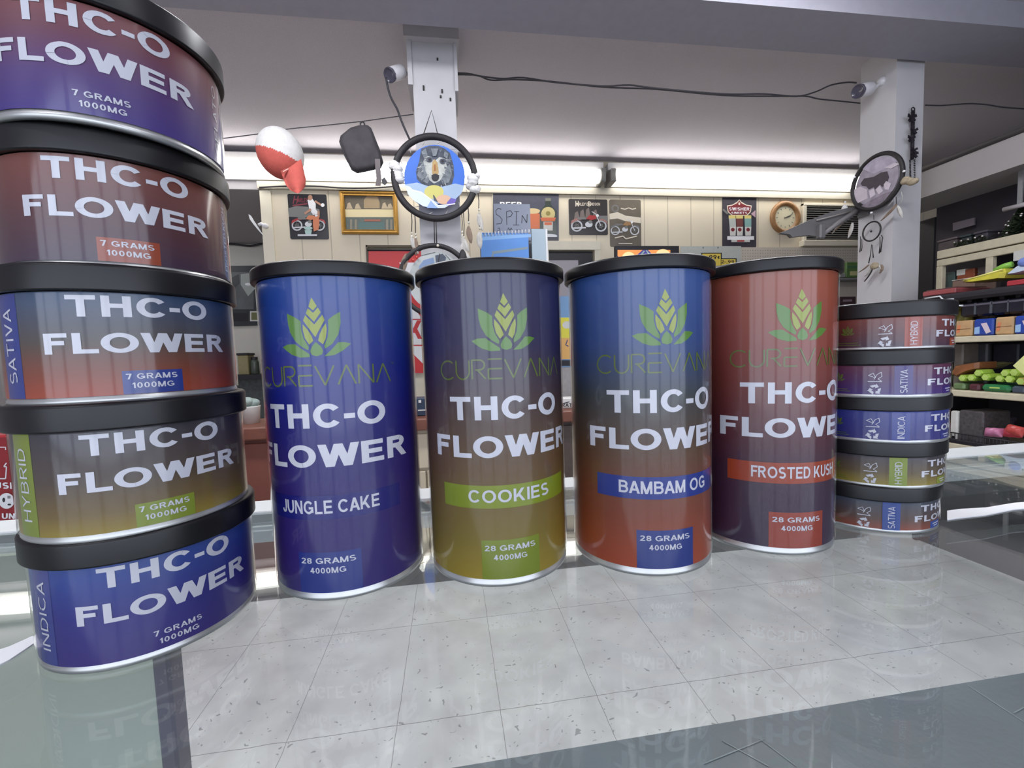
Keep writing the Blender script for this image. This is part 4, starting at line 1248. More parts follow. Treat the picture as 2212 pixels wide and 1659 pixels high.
# clock
cp = at_y(1694, 471, WY)
t = thing('wall_clock', 'round wooden framed wall clock left of the vent', 'clock', (cp.x, WY - .002, cp.z))
Mx = Matrix.Rotation(PI / 2, 3, 'X')
obj('frame', MB().lathe([(.150, 0), (.153, .012), (.146, .026), (.128, .03), (.112, .024), (.105, .010)], 48, Mx), mat('clock_wood', (158, 116, 74), .4, noise=.3, nscale=20), t)
obj('dial', MB().lathe([(0, .010), (.108, .010)], 48, Mx, smooth=False), mat('clock_dial', (226, 218, 186), .5), t)
for k in range(12):
    a = k * PI / 6; r0, r1 = (.078, .092)
    obj('hour_mark', MB().tube([(r0 * math.sin(a), -.0105, r0 * math.cos(a)), (r1 * math.sin(a), -.0105, r1 * math.cos(a))], .0025, 5), M_pgr, t)
for a, L_, w_ in ((math.radians(75), .055, .0028), (math.radians(66), .078, .002)):
    obj('hand', MB().tube([(-.012 * math.sin(a), -.013, -.012 * math.cos(a)), (L_ * math.sin(a), -.013, L_ * math.cos(a))], w_, 6), M_black, t)
# vent
a = at_y(1737, 446, WY); b = at_y(1856, 520, WY)
t = thing('wall_vent', 'slatted metal wall vent right of the clock', 'vent', ((a.x + b.x) / 2, WY, a.z))
hw, hh = (b.x - a.x) / 2, a.z - b.z
obj('vent_back', MB().box(-hw, hw, -.004, -.002, -hh, 0), M_black, t)
for k in range(16):
    z = -hh * (k + .5) / 16
    obj('slat', MB().add([(-hw, -.03, z - .006), (hw, -.03, z - .006), (hw, -.008, z + .008), (-hw, -.008, z + .008), (-hw, -.032, z - .004), (hw, -.032, z - .004), (hw, -.01, z + .01), (-hw, -.01, z + .01)], [(0, 1, 2, 3), (4, 7, 6, 5), (0, 4, 5, 1), (3, 2, 6, 7)]), mat('vent_slat', (150, 146, 140), .5), t)
vf = MB().rbox(-hw - .035, -hw, -.034, -.001, -hh - .03, .02, .003).rbox(hw, hw + .035, -.034, -.001, -hh - .03, .02, .003).rbox(-hw - .035, hw + .035, -.036, -.001, -.002, .02, .003)
obj('vent_frame', vf, M_trimcream, t)
obj('sill', MB().rbox(-hw - .06, hw + .06, -.07, -.001, -hh - .065, -hh - .012, .005), M_trimcream, t)
# pegboard with hooks and the grey price sheet
a = at_y(1600, 534, WY - .03); b = at_y(1858, 700, WY - .03)
mt = board_mat('pegboard', (206, 196, 182), (150, 140, 126), .5, .1)
t = thing('pegboard', 'perforated cream pegboard on the wall under the vent', 'pegboard', (a.x, WY - .03, 0))
obj('board', MB().box(0, b.x - a.x + .3, 0, .01, .6, a.z), mat('pegboard_face', (206, 196, 182), .6, noise=.05), t)
obj('frame', MB().box(0, b.x - a.x + .3, .012, .028, .6, a.z - .02), M_trimcream, t)
hp = MB()
for i in range(52):
    for j in range(9):
        x = .02 + i * .0254; z = a.z - .03 - j * .0254
        hp.add([(x + .0035 * math.cos(q), -.0006, z + .0035 * math.sin(q)) for q in [PI * k / 3 for k in range(6)]], [(0, 1, 2, 3, 4, 5)])
o = obj('peg_holes', hp, mat('hole_dark', (96, 88, 80), .8), t); o['kind'] = 'stuff'
f = Flat('y', WY - .05); f.base(1470, 532, 1600, 700, mat('price_sheet', (196, 200, 192), .5, noise=.05), .004)
M_yel = mat('price_yellow', (232, 206, 92), .5)
for xx in (1519, 1551): f.ell(xx, 535, 1.6, 2.2, M_grey)
tag(f.done('grey_sheet'), 'pale grey sheet on the wall holding yellow price cards', 'sheet')
f = Flat('y', WY - .058); f.base(1515, 546, 1559, 574, M_black, .002); f.rect(1517, 548, 1557, 574, M_yel); f.text('.99\u00a2', 1528, 1555, 560, 9, M_black, .01)
tag(f.done('price_card'), 'yellow price card reading .99\u00a2, left one on the grey sheet', 'price card')
f = Flat('y', WY - .058); f.base(1556, 558, 1591, 584, M_black, .002); f.rect(1558, 560, 1589, 584, M_yel); f.text('2-.99', 1558, 1586, 569, 7, M_black, .01)
tag(f.done('price_card'), 'smaller yellow price card lower right on the grey sheet', 'price card')
# packs on pegboard hooks right of the last tall tin
PYY = WY - .12
for k, (x0, y0, x1, y1, c, lab) in enumerate(((1829, 566, 1853, 599, (96, 130, 70), 'green pack hanging on the pegboard left of the right post'),
                                              (1815, 590, 1827, 599, (150, 150, 146), 'small grey pack on the pegboard beside the green pack'))):
    a = at_y(x0, y0, PYY); b = at_y(x1, y1, PYY)
    tt = box_thing('hanging_pack', lab, 'pack', a.x, b.x, PYY, WY - .035, b.z, a.z, mat('pack_%d' % k, c, .4, noise=.2, nscale=20), extra=[('pack_label', mat('pack_lab', (200, 196, 140), .5), (.3, .9, .12, .4)), ('pack_band', mat('pack_band', (70, 116, 84), .4), (.05, .95, .6, .75))] if k == 0 else None)
a = at_y(1815, 601, PYY); b = at_y(1853, 605, PYY)
sb = tag(obj('peg_shelf', MB().rbox(a.x - .1, b.x + .25, PYY - .02, WY - .032, a.z - .02, a.z - .002, .003), M_grey), 'grey shelf on the pegboard under the green pack', 'shelf')
a = at_y(1814, 641, 3.2); b = at_y(1849, 666, 3.2)
t = box_thing('brown_box', 'dark brown box with pale labels beside the rust-red tall tin', 'box', a.x, b.x, 3.2, 3.4, b.z - .05, a.z, mat('dark_brown_box', (66, 46, 50), .5), extra=[('pale_label', mat('mauve_label', (150, 130, 140), .5), (.2, .75, .72, .84)), ('pale_label', mat('pink_label', (206, 180, 192), .5), (.22, .72, .36, .56))])
a = at_y(1814, 626, 3.22); b = at_y(1850, 640, 3.22)
box_thing('yellow_box', 'olive and black box standing behind the brown box', 'box', a.x, b.x, 3.42, 3.55, at_y(1830, 672, 3.42).z, a.z + .02, mat('olive_box', (110, 104, 50), .5, noise=.4, nscale=14))
zb = at_y(1830, 666, 3.2).z - .05
t = thing('grey_cabinet', 'grey cabinet carrying boxes, behind the rust-red tall tin', 'cabinet', ((a.x + b.x) / 2 - .3, 3.38, 0))
obj('cabinet_body', MB().rbox(-.5, .6, -.2, .2, 0, zb - .001, .01), M_grey, t)
# yellow advert seen between second and third tall tin
f = Flat('y', 3.0); f.base(1205, 640, 1300, 790, mat('advert_blue', (112, 150, 190), .4), .004)
f.rect(1205, 686, 1300, 730, mat('advert_yellow', (224, 214, 60), .4)); f.rect(1205, 730, 1300, 776, mat('advert_orange', (230, 176, 96), .4)); f.ell(1224, 702, 9, 8, M_pale); f.line([(1226, 734), (1222, 745), (1228, 748)], 2, mat('advert_navy', (40, 50, 120), .4)); f.rect(1205, 778, 1300, 790, M_black)
t = f.done('poster'); adv = t; tag(t, 'blue, yellow and orange advert panel behind the gap of second and third tall tin', 'advert')
a = at_y(1205, 790, 3.0); b = at_y(1300, 790, 3.0)
t = thing('advert_case', 'pale merchandise case carrying the yellow advert panel', 'case', ((a.x + b.x) / 2, 3.1, 0))
obj('cabinet_body', MB().rbox((a.x - b.x) / 2, (b.x - a.x) / 2, -.1, .12, 0, a.z - .002, .008), mat('case_pale', (176, 170, 168), .5, noise=.1), t)

# ================================================================== HANGING THINGS
def inv(o, t):
    o.matrix_parent_inverse = Matrix.Translation(-t.location); return o


def feather(p, L, w, tilt, mt, name='feather', bend=.25, out=Vector((0, -1, 0)), side=Vector((1, 0, 0))):
    """one curved feather hanging from p: quill plus a shaped vane with thickness"""
    mb = MB(); n = 9; pts = []
    for k in range(n + 1):
        u = k / n
        pts.append(p + side * (math.sin(tilt) * L * u + bend * L * u * u * .5) + Vector((0, 0, -math.cos(tilt) * L * u)))
    vs, fs = [], []
    for k, q in enumerate(pts):
        u = k / n; ww = w * (math.sin(PI * min(1, u * .92 + .06)) ** .7)
        for s_ in (-1, 0, 1):
            vs.append(q + side * (s_ * ww * .5) + out * (.004 if s_ == 0 else .0))
    for k, q in enumerate(pts):
        u = k / n; ww = w * (math.sin(PI * min(1, u * .92 + .06)) ** .7)
        for s_ in (-1, 0, 1):
            vs.append(q + side * (s_ * ww * .5) - out * .0015)
    o2 = 3 * (n + 1)
    for k in range(n):
        a = 3 * k
        fs += [(a, a + 1, a + 4, a + 3), (a + 1, a + 2, a + 5, a + 4), (o2 + a + 3, o2 + a + 4, o2 + a + 1, o2 + a), (o2 + a + 4, o2 + a + 5, o2 + a + 2, o2 + a + 1)]
        fs += [(a, a + 3, o2 + a + 3, o2 + a), (a + 5, a + 2, o2 + a + 2, o2 + a + 5)]
    mb.add(vs, fs, 0, True)
    mb.tube([q + out * .004 for q in pts], .0016, 5)
    return obj(name, mb, mt)


M_leather = mat('black_wrap', (34, 30, 32), .6, noise=.3, nscale=60, bump=.3, bscale=90)
M_cord = mat('dark_cord', (52, 46, 46), .8)
M_fur = mat('white_fur', (226, 224, 222), .9, noise=.12, nscale=50, bump=.8, bscale=160)
M_bead = mat('pale_bead', (204, 196, 180), .3)
M_fw = mat('grey_white_feather', (190, 186, 180), .8, noise=.2, nscale=40)
M_fb = mat('brown_feather', (142, 122, 106), .8, noise=.3, nscale=40)
DY = 2.24
ctr = at_y(940, 384, DY)
t = thing('dream_catcher', 'large dream catcher with a wolf picture on the left post', 'dream catcher', ctr)
k_ = DY / FPX * 1.02
R0 = 81 * k_
obj('hoop', MB().tube([(R0 * math.cos(a), 0, R0 * math.sin(a)) for a in [2 * PI * i / 64 for i in range(64)]], .0165, 12, closed=True), M_leather, t)
cw = lambda x, y: (800 + x / 4.364, 220 + y / 4.364)
f = Flat('y', DY + .003)
M_wb = mat('art_blue', (58, 106, 196), .5, noise=.1, nscale=6); M_w1 = mat('art_dark_fur', (70, 76, 88), .6, noise=.3, nscale=50); M_w2 = mat('art_pale_fur', (182, 184, 178), .6, noise=.15, nscale=50)
M_w3 = mat('art_tan', (176, 146, 96), .6, noise=.2, nscale=60); M_w4 = mat('art_haze', (158, 178, 202), .6, noise=.1, nscale=10); M_w5 = mat('art_yellow', (198, 190, 110), .6); M_w6 = mat('art_snow', (206, 216, 234), .6); M_w7 = mat('art_violet', (104, 90, 170), .6); M_w8 = mat('art_mid_fur', (122, 128, 134), .6, noise=.25, nscale=60)
f.mb.prism([f.p3(*cw(605 + 287 * math.cos(a), 705 - 300 * math.sin(a)), .004) for a in [2 * PI * i / 40 for i in range(40)]], .005, f.mi(M_wb)); f.l0 = .004
q = lambda P, m_: f.poly([cw(*p) for p in P], m_)
q([(480, 440), (560, 415), (640, 415), (700, 440), (750, 480), (785, 600), (790, 700), (765, 790), (640, 800), (500, 790), (440, 730), (430, 660), (460, 560)], M_w1)
q([(470, 600), (500, 560), (520, 640), (560, 730), (540, 770), (480, 740), (440, 690)], M_w8); q([(700, 620), (750, 590), (770, 680), (740, 760), (680, 770), (660, 720)], M_w8)
q([(500, 560), (530, 505), (575, 520), (605, 560), (650, 520), (705, 535), (722, 610), (690, 690), (655, 745), (600, 770), (560, 740), (520, 650)], M_w2)
q([(585, 570), (605, 540), (632, 570), (645, 660), (635, 700), (585, 690), (580, 630)], M_w3); q([(600, 590), (614, 590), (618, 650), (600, 655)], mat('art_rust', (150, 96, 50), .6))
f.ell(*cw(558, 545), 7, 6, M_w1); f.ell(*cw(560, 546), 3.2, 3.2, M_black); f.ell(*cw(682, 560), 7, 6, M_w1); f.ell(*cw(680, 560), 3.2, 3.2, M_black)
f.ell(*cw(612, 712), 8, 8, M_black); q([(575, 690), (650, 690), (635, 740), (590, 740)], M_black)
q([(480, 470), (520, 440), (540, 500), (510, 540)], M_w8); q([(700, 460), (735, 490), (725, 540), (690, 510)], M_w8); q([(570, 440), (640, 440), (620, 510), (590, 510)], M_w8)
random.seed(21)
for k in range(110):          # painted fur strokes round the face
    a = random.uniform(0, 2 * PI); rr = random.uniform(.55, 1.05); x, y = 610 + 150 * rr * math.cos(a), 620 + 175 * rr * math.sin(a)
    if abs(x - 612) < 62 and 490 < y < 770: continue
    dx, dy = math.cos(a) * 34 + random.uniform(-8, 8), math.sin(a) * 26 + 16
    q([(x - dy * .13, y + dx * .13), (x + dy * .13, y - dx * .13), (x + dx, y + dy)], random.choice((M_w1, M_w8, M_w2, M_w8, M_w1)))
q([(322, 780), (440, 760), (560, 800), (680, 800), (800, 770), (885, 790), (860, 860), (800, 920), (640, 960), (480, 930), (370, 880)], M_w4)
f.ell(*cw(600, 850), 21, 15, M_w5); f.ell(*cw(690, 920), 16, 10, mat('art_peach', (206, 168, 140), .6)); q([(720, 950), (760, 905), (815, 920), (790, 960), (740, 985)], M_w7)
q([(590, 880), (600, 878), (640, 950), (600, 930)], M_w1)
q([(328, 785), (375, 800), (400, 830), (470, 850), (560, 920), (640, 985), (740, 975), (700, 1000), (605, 1003), (500, 985), (410, 930), (355, 870)], M_w6)
f.line([cw(*p) for p in ((350, 800), (400, 832), (480, 852), (570, 920), (640, 978), (740, 968), (800, 960))], 2.2, M_white); q([(530, 1000), (570, 930), (620, 985), (640, 1003)], mat('art_iceblue', (140, 164, 206), .6))
o = f.done('wolf_picture', t); inv(o, t)
lace = MB()
for k in range(14):
    a = 2 * PI * k / 14; b = a + .12
    lace.tube([(R0 * .93 * math.cos(a), 0, R0 * .93 * math.sin(a)), (R0 * .80 * math.cos(b), .002, R0 * .83 * math.sin(b))], .0018, 5)
o = obj('lacing', lace, M_fw, t); o['kind'] = 'stuff'
for (x, y) in ((248, 660), (968, 765)):
    pc = at_y(*cw(x, y), DY) - ctr
    g = MB(); random.seed(x)
    for j in range(7): g.ellipsoid(pc + Vector((random.uniform(-.012, .012), random.uniform(-.01, .01), (j - 3) * .012)), .028, .026, .02, seg=10, rings=6)
    obj('fur_wrap', g, M_fur, t)
ap = at_y(*cw(577, 80), DY + .06)
o = obj('hanging_cord', MB().tube([at_y(*cw(495, 325), DY), ap, at_y(*cw(640, 325), DY)], .0026, 6), M_cord, t); inv(o, t)
tas = [((385, 1000), (388, 1250), M_fw, .2, 2), ((415, 1010), (425, 1262), M_fb, -.15, 2), ((860, 1040), (862, 1240), M_fw, .25, 2), ((878, 1040), (880, 1290), M_fw, -.2, 1), ((1012, 830), (1022, 1030), M_fw, .05, 3), ((920, 985), (925, 1150), M_fb, .0, 1), ((1022, 1100), (1028, 1205), M_fw, -.1, 1)]
for (s0, s1, fm, tl, nb) in tas:
    A = at_y(*cw(*s0), DY - .004); B = at_y(*cw(*s1), DY - .004)
    o = obj('tassel_cord', MB().tube([A, (A + B) / 2 + Vector((.003, 0, 0)), B], .0024, 6), M_cord, t); inv(o, t)
    for j in range(nb):
        o = obj('bead', MB().ellipsoid(B + Vector((.002, 0, .006 - .016 * j)), .006, .006, .007, seg=10, rings=6), M_bead, t); inv(o, t)
    o = feather(B + Vector((0, 0, -.012)), .085, .030, tl, fm); o.parent = t; inv(o, t)
# linked smaller hoop below
c2 = at_y(940, 606, DY); R2 = 71 * k_
for s0, s1 in (((600, 1110), (606, 1335)), ((618, 1110), (626, 1335))):
    o = obj('link_cord', MB().tube([at_y(*cw(*s0), DY), at_y(*cw(*s1), DY)], .003, 6), M_cord, t); inv(o, t)
o = obj('lower_hoop', MB().tube([c2 + Vector((R2 * math.cos(a), 0, R2 * math.sin(a))) for a in [2 * PI * i / 56 for i in range(56)]], .0125, 10, closed=True), M_leather, t); inv(o, t)
o = obj('bead', MB().ellipsoid(at_y(*cw(636, 1355), DY - .014), .007, .006, .007, seg=10, rings=6), M_bead, t); inv(o, t)
f = Flat('y', DY + .003)
f.mb.prism([f.p3(940 + 58 * math.cos(a), 606 - 62 * math.sin(a), .004) for a in [2 * PI * i / 36 for i in range(36)]], .005, f.mi(mat('art_grey', (168, 172, 170), .6, noise=.15, nscale=20))); f.l0 = .004
f.poly([(905, 575), (915, 562), (936, 556), (940, 574), (925, 590), (905, 590)], mat('art_steel', (116, 136, 168), .6, noise=.1)); f.poly([(940, 552), (956, 548), (964, 556), (958, 580), (944, 590)], M_w1)
f.line([(962, 550), (985, 575)], 1.2, M_black); f.line([(950, 548), (942, 590)], 2, M_black); f.line([(910, 552), (940, 545)], 1, M_black)
o = f.done('lower_picture', t); inv(o, t)
for sx, y_ in ((1, 540), (-1, 548)):
    o = feather(at_y(940 + sx * 62, y_, DY - .006), .10, .034, sx * .35, M_fw if sx > 0 else M_fb); o.parent = t; inv(o, t)
o = obj('dark_tuft', MB().ellipsoid(at_y(1000, 560, DY - .01), .02, .014, .05, seg=12, rings=8), M_leather, t); inv(o, t)
for j, (x, y) in enumerate(((892, 562), (900, 556))):
    o = obj('red_bead', MB().ellipsoid(at_y(x, y, DY - .012), .007, .007, .008, seg=10, rings=6), mat('red_bead', (196, 60, 50), .3), t); inv(o, t)

# right dream catcher on the side of the right post
DX = 2.452
ctr = at_x(1893, 393, DX); R0 = .146
t = thing('dream_catcher', 'dream catcher with a dark buffalo picture on the right post', 'dream catcher', ctr)
cr4 = lambda x, y: (1800 + x / 3.769, 200 + y / 3.769)
obj('hoop', MB().tube([(0, R0 * math.cos(a), R0 * math.sin(a)) for a in [2 * PI * i / 56 for i in range(56)]], .0115, 10, closed=True), M_leather, t)
f = Flat('x', DX + .003)
M_b1 = mat('art_mauve', (150, 142, 154), .6, noise=.25, nscale=24); M_b2 = mat('art_dark_mauve', (62, 54, 62), .6, noise=.15); M_b3 = mat('art_pale_mauve', (196, 186, 196), .6, noise=.12, nscale=30)
f.mb.prism([Vector((DX - .001, ctr.y - R0 * .86 * math.cos(a), ctr.z + R0 * .86 * math.sin(a))) for a in [2 * PI * i / 36 for i in range(36)]], .005, f.mi(M_b1)); f.l0 = .004
q = lambda P, m_: f.poly([cr4(*p) for p in P], m_)
q([(230, 620), (300, 540), (400, 520), (480, 520), (520, 560), (420, 620), (330, 660)], mat('art_lilac', (170, 162, 178), .6, noise=.2, nscale=30))
q([(222, 740), (250, 700), (330, 685), (390, 650), (440, 640), (455, 690), (440, 730), (400, 770), (380, 750), (340, 790), (330, 770), (290, 790), (270, 765), (235, 760)], M_b2)
q([(150, 800), (220, 765), (275, 790), (280, 860), (200, 900), (150, 880)], M_b3); q([(290, 800), (330, 780), (345, 830), (300, 860)], M_b3); q([(345, 790), (380, 755), (405, 800), (370, 830)], M_b3); q([(410, 750), (430, 720), (470, 740), (450, 790), (420, 790)], M_b3); q([(420, 610), (500, 570), (540, 580), (470, 620)], M_b3)
q([(200, 940), (300, 880), (420, 820), (480, 800), (400, 900), (300, 950)], mat('art_stone', (128, 118, 130), .6, noise=.3, nscale=40))
o = f.done('buffalo_picture', t); inv(o, t)
SIDE = Vector((0, -1, 0)); OUT = Vector((-1, 0, 0))
g = MB(); pc = at_x(*cr4(580, 715), DX - .006) - ctr; random.seed(2)
for j in range(8): g.ellipsoid(pc + Vector((random.uniform(-.008, .008), -.007 * j, -.004 * j + random.uniform(-.006, .006))), .016, .02, .016, seg=10, rings=6)
obj('fur_wrap', g, mat('tan_fur', (164, 150, 126), .9, noise=.25, nscale=60, bump=.6), t)
o = obj('white_wrap', MB().ellipsoid(at_x(*cr4(92, 955), DX - .004), .014, .02, .032, seg=12, rings=8), M_fur, t); inv(o, t)
for x, y in ((310, 978), (172, 690), (575, 640), (97, 893)):
    o = obj('bead', MB().ellipsoid(at_x(*cr4(x, y), DX - .014), .005, .008, .006, seg=10, rings=6), M_white, t); inv(o, t)
for (x, y, L_, w_, tl, bd, m_) in ((120, 990, .10, .032, -.7, -.5, M_fb), (95, 985, .11, .03, -.5, -.6, M_fw), (155, 1060, .085, .03, -.15, -.3, M_fw), (515, 905, .09, .028, -.75, -.5, M_fb), (525, 920, .075, .024, .25, .2, M_fw)):
    o = feather(at_x(*cr4(x, y), DX - .006), L_, w_, tl, m_, bend=bd, out=OUT, side=SIDE); o.parent = t; inv(o, t)
o = obj('tassel_cord', MB().tube([at_x(*cr4(512, 850), DX), at_x(*cr4(514, 910), DX - .004)], .002, 6), M_cord, t); inv(o, t)
o = obj('tassel_cord', MB().tube([at_x(*cr4(555, 810), DX), at_x(*cr4(566, 860), DX - .004), at_x(*cr4(545, 915), DX - .004)], .0014, 6), M_fw, t); inv(o, t)
c2 = at_x(*cr4(312, 1130), DX); R2 = .0535
o = obj('lower_hoop', MB().tube([c2 + Vector((0, R2 * math.cos(a), R2 * math.sin(a))) for a in [2 * PI * i / 40 for i in range(40)]], .0042, 8, closed=True), M_leather, t); inv(o, t)
web = MB()
for k in range(8):
    a = 2 * PI * k / 8 + .2
    web.tube([c2 + Vector((0, R2 * math.cos(a), R2 * math.sin(a))), c2 + Vector((0, .2 * R2 * math.cos(a + .5), .2 * R2 * math.sin(a + .5)))], .0005, 4)
o = obj('web', web, M_fw, t); inv(o, t); o['kind'] = 'stuff'
o = obj('centre_bead', MB().ellipsoid(c2 + Vector((-.003, 0, 0)), .005, .006, .006, seg=10, rings=6), M_leather, t); inv(o, t)
o = obj('link_cord', MB().tube([at_x(*cr4(330, 995), DX), at_x(*cr4(330, 1035), DX)], .0016, 6), M_cord, t); inv(o, t)
for P in (((220, 1170), (222, 1240), (216, 1300)), ((232, 1190), (234, 1260), (228, 1290)), ((390, 1160), (402, 1180), (385, 1300)), ((378, 1175), (382, 1230), (374, 1310)), ((312, 1235), (305, 1310), (288, 1390)), ((318, 1240), (322, 1300), (326, 1345))):
    o = obj('tassel_cord', MB().tube([at_x(*cr4(*p), DX - .005) for p in P], [.0016, .0022, .003], 6), M_leather, t); inv(o, t)
for (x, y, L_, w_, tl, bd, m_) in ((290, 1400, .055, .02, -.9, -.7, M_fb), (330, 1390, .07, .022, -.35, -.8, M_fw), (345, 1390, .06, .02, .8, -.2, M_fw), (390, 1400, .055, .02, .5, -1.2, M_fb), (320, 1440, .07, .008, -.5, -.4, M_cord)):
    o = feather(at_x(*cr4(x, y), DX - .006), L_, w_, tl, m_, bend=bd, out=OUT, side=SIDE); o.parent = t; inv(o, t)
o = obj('tuft', MB().ellipsoid(at_x(*cr4(335, 1410), DX - .01), .012, .026, .02, seg=12, rings=8), mat('tan_fur', (164, 150, 126), .9), t); inv(o, t)

# black butterfly strand on the front of the right post
PY = 2.128
top = at_y(*cr4(650, 130), PY)
t = thing('bead_strand', 'black hanging strand of metal butterflies and beads on the right post', 'strand', top)
M_iron = mat('black_iron', (44, 40, 46), .45, metal=.4, noise=.2)
o = obj('ring', MB().tube([top + Vector((.010 * math.cos(a), 0, .010 * math.sin(a) - .004)) for a in [2 * PI * i / 16 for i in range(16)]], .003, 6, closed=True), M_iron, t); inv(o, t)
o = obj('rod', MB().tube([top + Vector((0, 0, -.012)), at_y(*cr4(642, 545), PY)], .0085, 8), M_iron, t); inv(o, t)
for (x, y, sc) in ((640, 205, 1.2), (656, 312, 1.0), (635, 375, 1.0), (656, 470, .9), (660, 505, 1.0)):
    c = at_y(*cr4(x, y), PY - .012); w = MB()
    for sg in (-1, 1):
        P = [c + Vector((sg * a * .022 * sc, -.004 * a, b * .022 * sc)) for a, b in ((0, .3), (.9, .8), (1.1, .2), (.5, 0), (.9, -.5), (.4, -.9), (0, -.35))]
        w.prism(P if sg < 0 else P[::-1], .004)
    o = obj('butterfly', w, M_iron, t); inv(o, t)
for x0, y1 in ((625, 700), (661, 735)):
    A = at_y(*cr4(x0, 550), PY); B = at_y(*cr4(x0 + 2, y1), PY); n = 14; g = MB()
    for k in range(n): g.ellipsoid(A.lerp(B, k / (n - 1)), .0048, .0048, .0034, seg=8, rings=6)
    o = obj('bead_string', g, M_iron, t); inv(o, t)

# security cameras
M_camw = mat('camera_white', (206, 204, 208), .4, noise=.04); M_lens = mat('camera_lens', (74, 72, 86), .2)


def bullet(lab, A, B, R, base, square=False):
    t = thing('security_camera', lab, 'security camera', B)
    ax = (B - A).normalized(); Lq = (B - A).length
    Mq = ax.to_track_quat('Z', 'Y').to_matrix()
    loc = lambda pr, sg=24: MB().lathe(pr, sg, Mq)
    mv = Vector(A) - Vector(B)
    o = obj('camera_body', loc([(R * .9, .006), (R, .010), (R, Lq * .8), (R * .55, Lq), (0, Lq)]), M_camw, t, mv)
    o = obj('lens', loc([(0, .010), (R * .5, .008), (R * .88, .004), (R * .95, 0), (R * 1.0, .003), (R * 1.0, .016)]), M_lens, t, mv)
    o = obj('bracket', MB().tube([Vector((0, 0, 0)) - ax * .03, Vector((0, 0, -R * .4)), (base - B)], R * .28, 8), M_camw, t)
    o = obj('mount_plate', MB().ellipsoid(base - B, .02, .024, .024, seg=12, rings=8), M_camw, t)


bullet('white security camera on the right post beside the cable', at_y(1852, 198, 2.23), at_x(1884, 190, 2.455), .036, at_x(1904, 176, 2.492))
A = at_y(840, 163, 2.30); B = at_y(872, 153, 2.37)
bullet('white security camera on the left post', A, B, .034, Vector((-.130, 2.41, B.z + .012)))
# cables and wires
def cable(lab, pts, y0, y1, r, name='cable'):
    x0, x1 = pts[0][0], pts[-1][0]
    P = [at_y(x, y, y0 + (y1 - y0) * (x - x0) / ((x1 - x0) or 1)) for x, y in pts]
    Q = []
    for i in range(len(P) - 1):      # smooth through the points
        a = P[max(0, i - 1)]; b = P[i]; c = P[i + 1]; d = P[min(len(P) - 1, i + 2)]
        for k in range(5):
            u = k / 5
            Q.append(.5 * ((2 * b) + (c - a) * u + (2 * a - 5 * b + 4 * c - d) * u * u + (3 * b - a - 3 * c + d) * u ** 3))
    Q.append(P[-1])
    tag(obj(name, MB().tube(Q, r, 6), M_cable), lab, 'cable')


M_cable = mat('cable_black', (44, 42, 48), .6)
cable('black cable strung between the two posts, ending at the right security camera', [(982, 158), (1010, 159), (1040, 165), (1085, 170), (1130, 168), (1200, 178), (1300, 186), (1360, 184), (1420, 191), (1560, 203), (1650, 203), (1720, 208), (1760, 199), (1795, 184), (1830, 178), (1850, 179)], 2.42, 2.29, .0042)
cable('black cable sagging below its twin between the posts', [(982, 161), (1030, 163), (1060, 173), (1110, 172), (1190, 176), (1300, 188), (1420, 193), (1560, 206), (1680, 208), (1740, 208), (1770, 214), (1820, 219), (1858, 223)], 2.45, 2.35, .0038)
cable('black cable running right from the right post along the ceiling', [(1998, 227), (2030, 228), (2060, 226), (2095, 224), (2130, 226), (2170, 232), (2230, 236)], 2.33, 2.1, .0036)
cable('dark twisted cable hanging down from the left security camera', [(834, 168), (838, 190), (845, 212), (858, 236), (866, 258), (876, 282), (887, 306)], 2.30, 2.36, .0058)
cable('thin wire strung to the left post holding a cap and a pouch', [(440, 304), (490, 298), (560, 289), (620, 279), (700, 271), (783, 262), (840, 254), (893, 247)], 2.36, 2.345, .0022, 'wire')
cable('black cable along the wall trim above the motorcycle sign', [(560, 405), (620, 402), (680, 402), (740, 406), (800, 406), (848, 403)], WY - .045, WY - .045, .006)
cable('black cable across the far recess wall', [(470, 528), (500, 527), (540, 531), (566, 526)], 5.3, 5.3, .012)
# cap
hc_ = lambda x, y: (480 + x / 3.814, 220 + y / 3.814)
HY = 2.353
top = at_y(*hc_(440, 240), HY)
t = thing('cap', 'white and red baseball cap hanging from the wire', 'cap', top)
M_cw = mat('cap_white', (206, 204, 202), .9, noise=.08, nscale=60, bump=.2); M_cr = mat('cap_red', (184, 84, 74), .85, noise=.1, nscale=60, bump=.2)
cc = at_y(*hc_(478, 425), HY); kx = HY / FPX / 3.814
Mrot = Matrix.Rotation(math.radians(-20), 3, 'Y')
g = MB(); seg, rings = 96, 56; vs = []
for i in range(rings + 1):
    th = PI * i / rings
    for k in range(seg):
        a = 2 * PI * k / seg
        p = Vector((.160 * math.sin(th) * math.cos(a), .15 * math.sin(th) * math.sin(a), .19 * math.cos(th)))
        p = Vector((p.x * 1000 * kx, p.y * 1000 * kx * .9, p.z * 1000 * kx))
        vs.append(Mrot @ p + cc)
for i in range(rings):
    for k in range(seg):
        k2 = (k + 1) % seg; fce = (i * seg + k, (i + 1) * seg + k, (i + 1) * seg + k2, i * seg + k2)
        c = sum((vs[j] for j in fce), Vector()) / 4
        dd = (c - cc) / (1000 * kx)
        red = dd.z < -.03 - .36 * dd.x and dd.y < .09      # front panel below the slanting seam
        g.add([vs[j] for j in fce], [(0, 1, 2, 3)], 1 if red else 0, True)
o = obj('crown', g, [M_cw, M_cr], t); inv(o, t)
L1 = [(488, 585), (505, 640), (528, 690), (560, 728), (600, 748)]; L2 = [(650, 470), (672, 560), (690, 640), (684, 700), (650, 738)]
g = MB(); vs = []; n = len(L1)
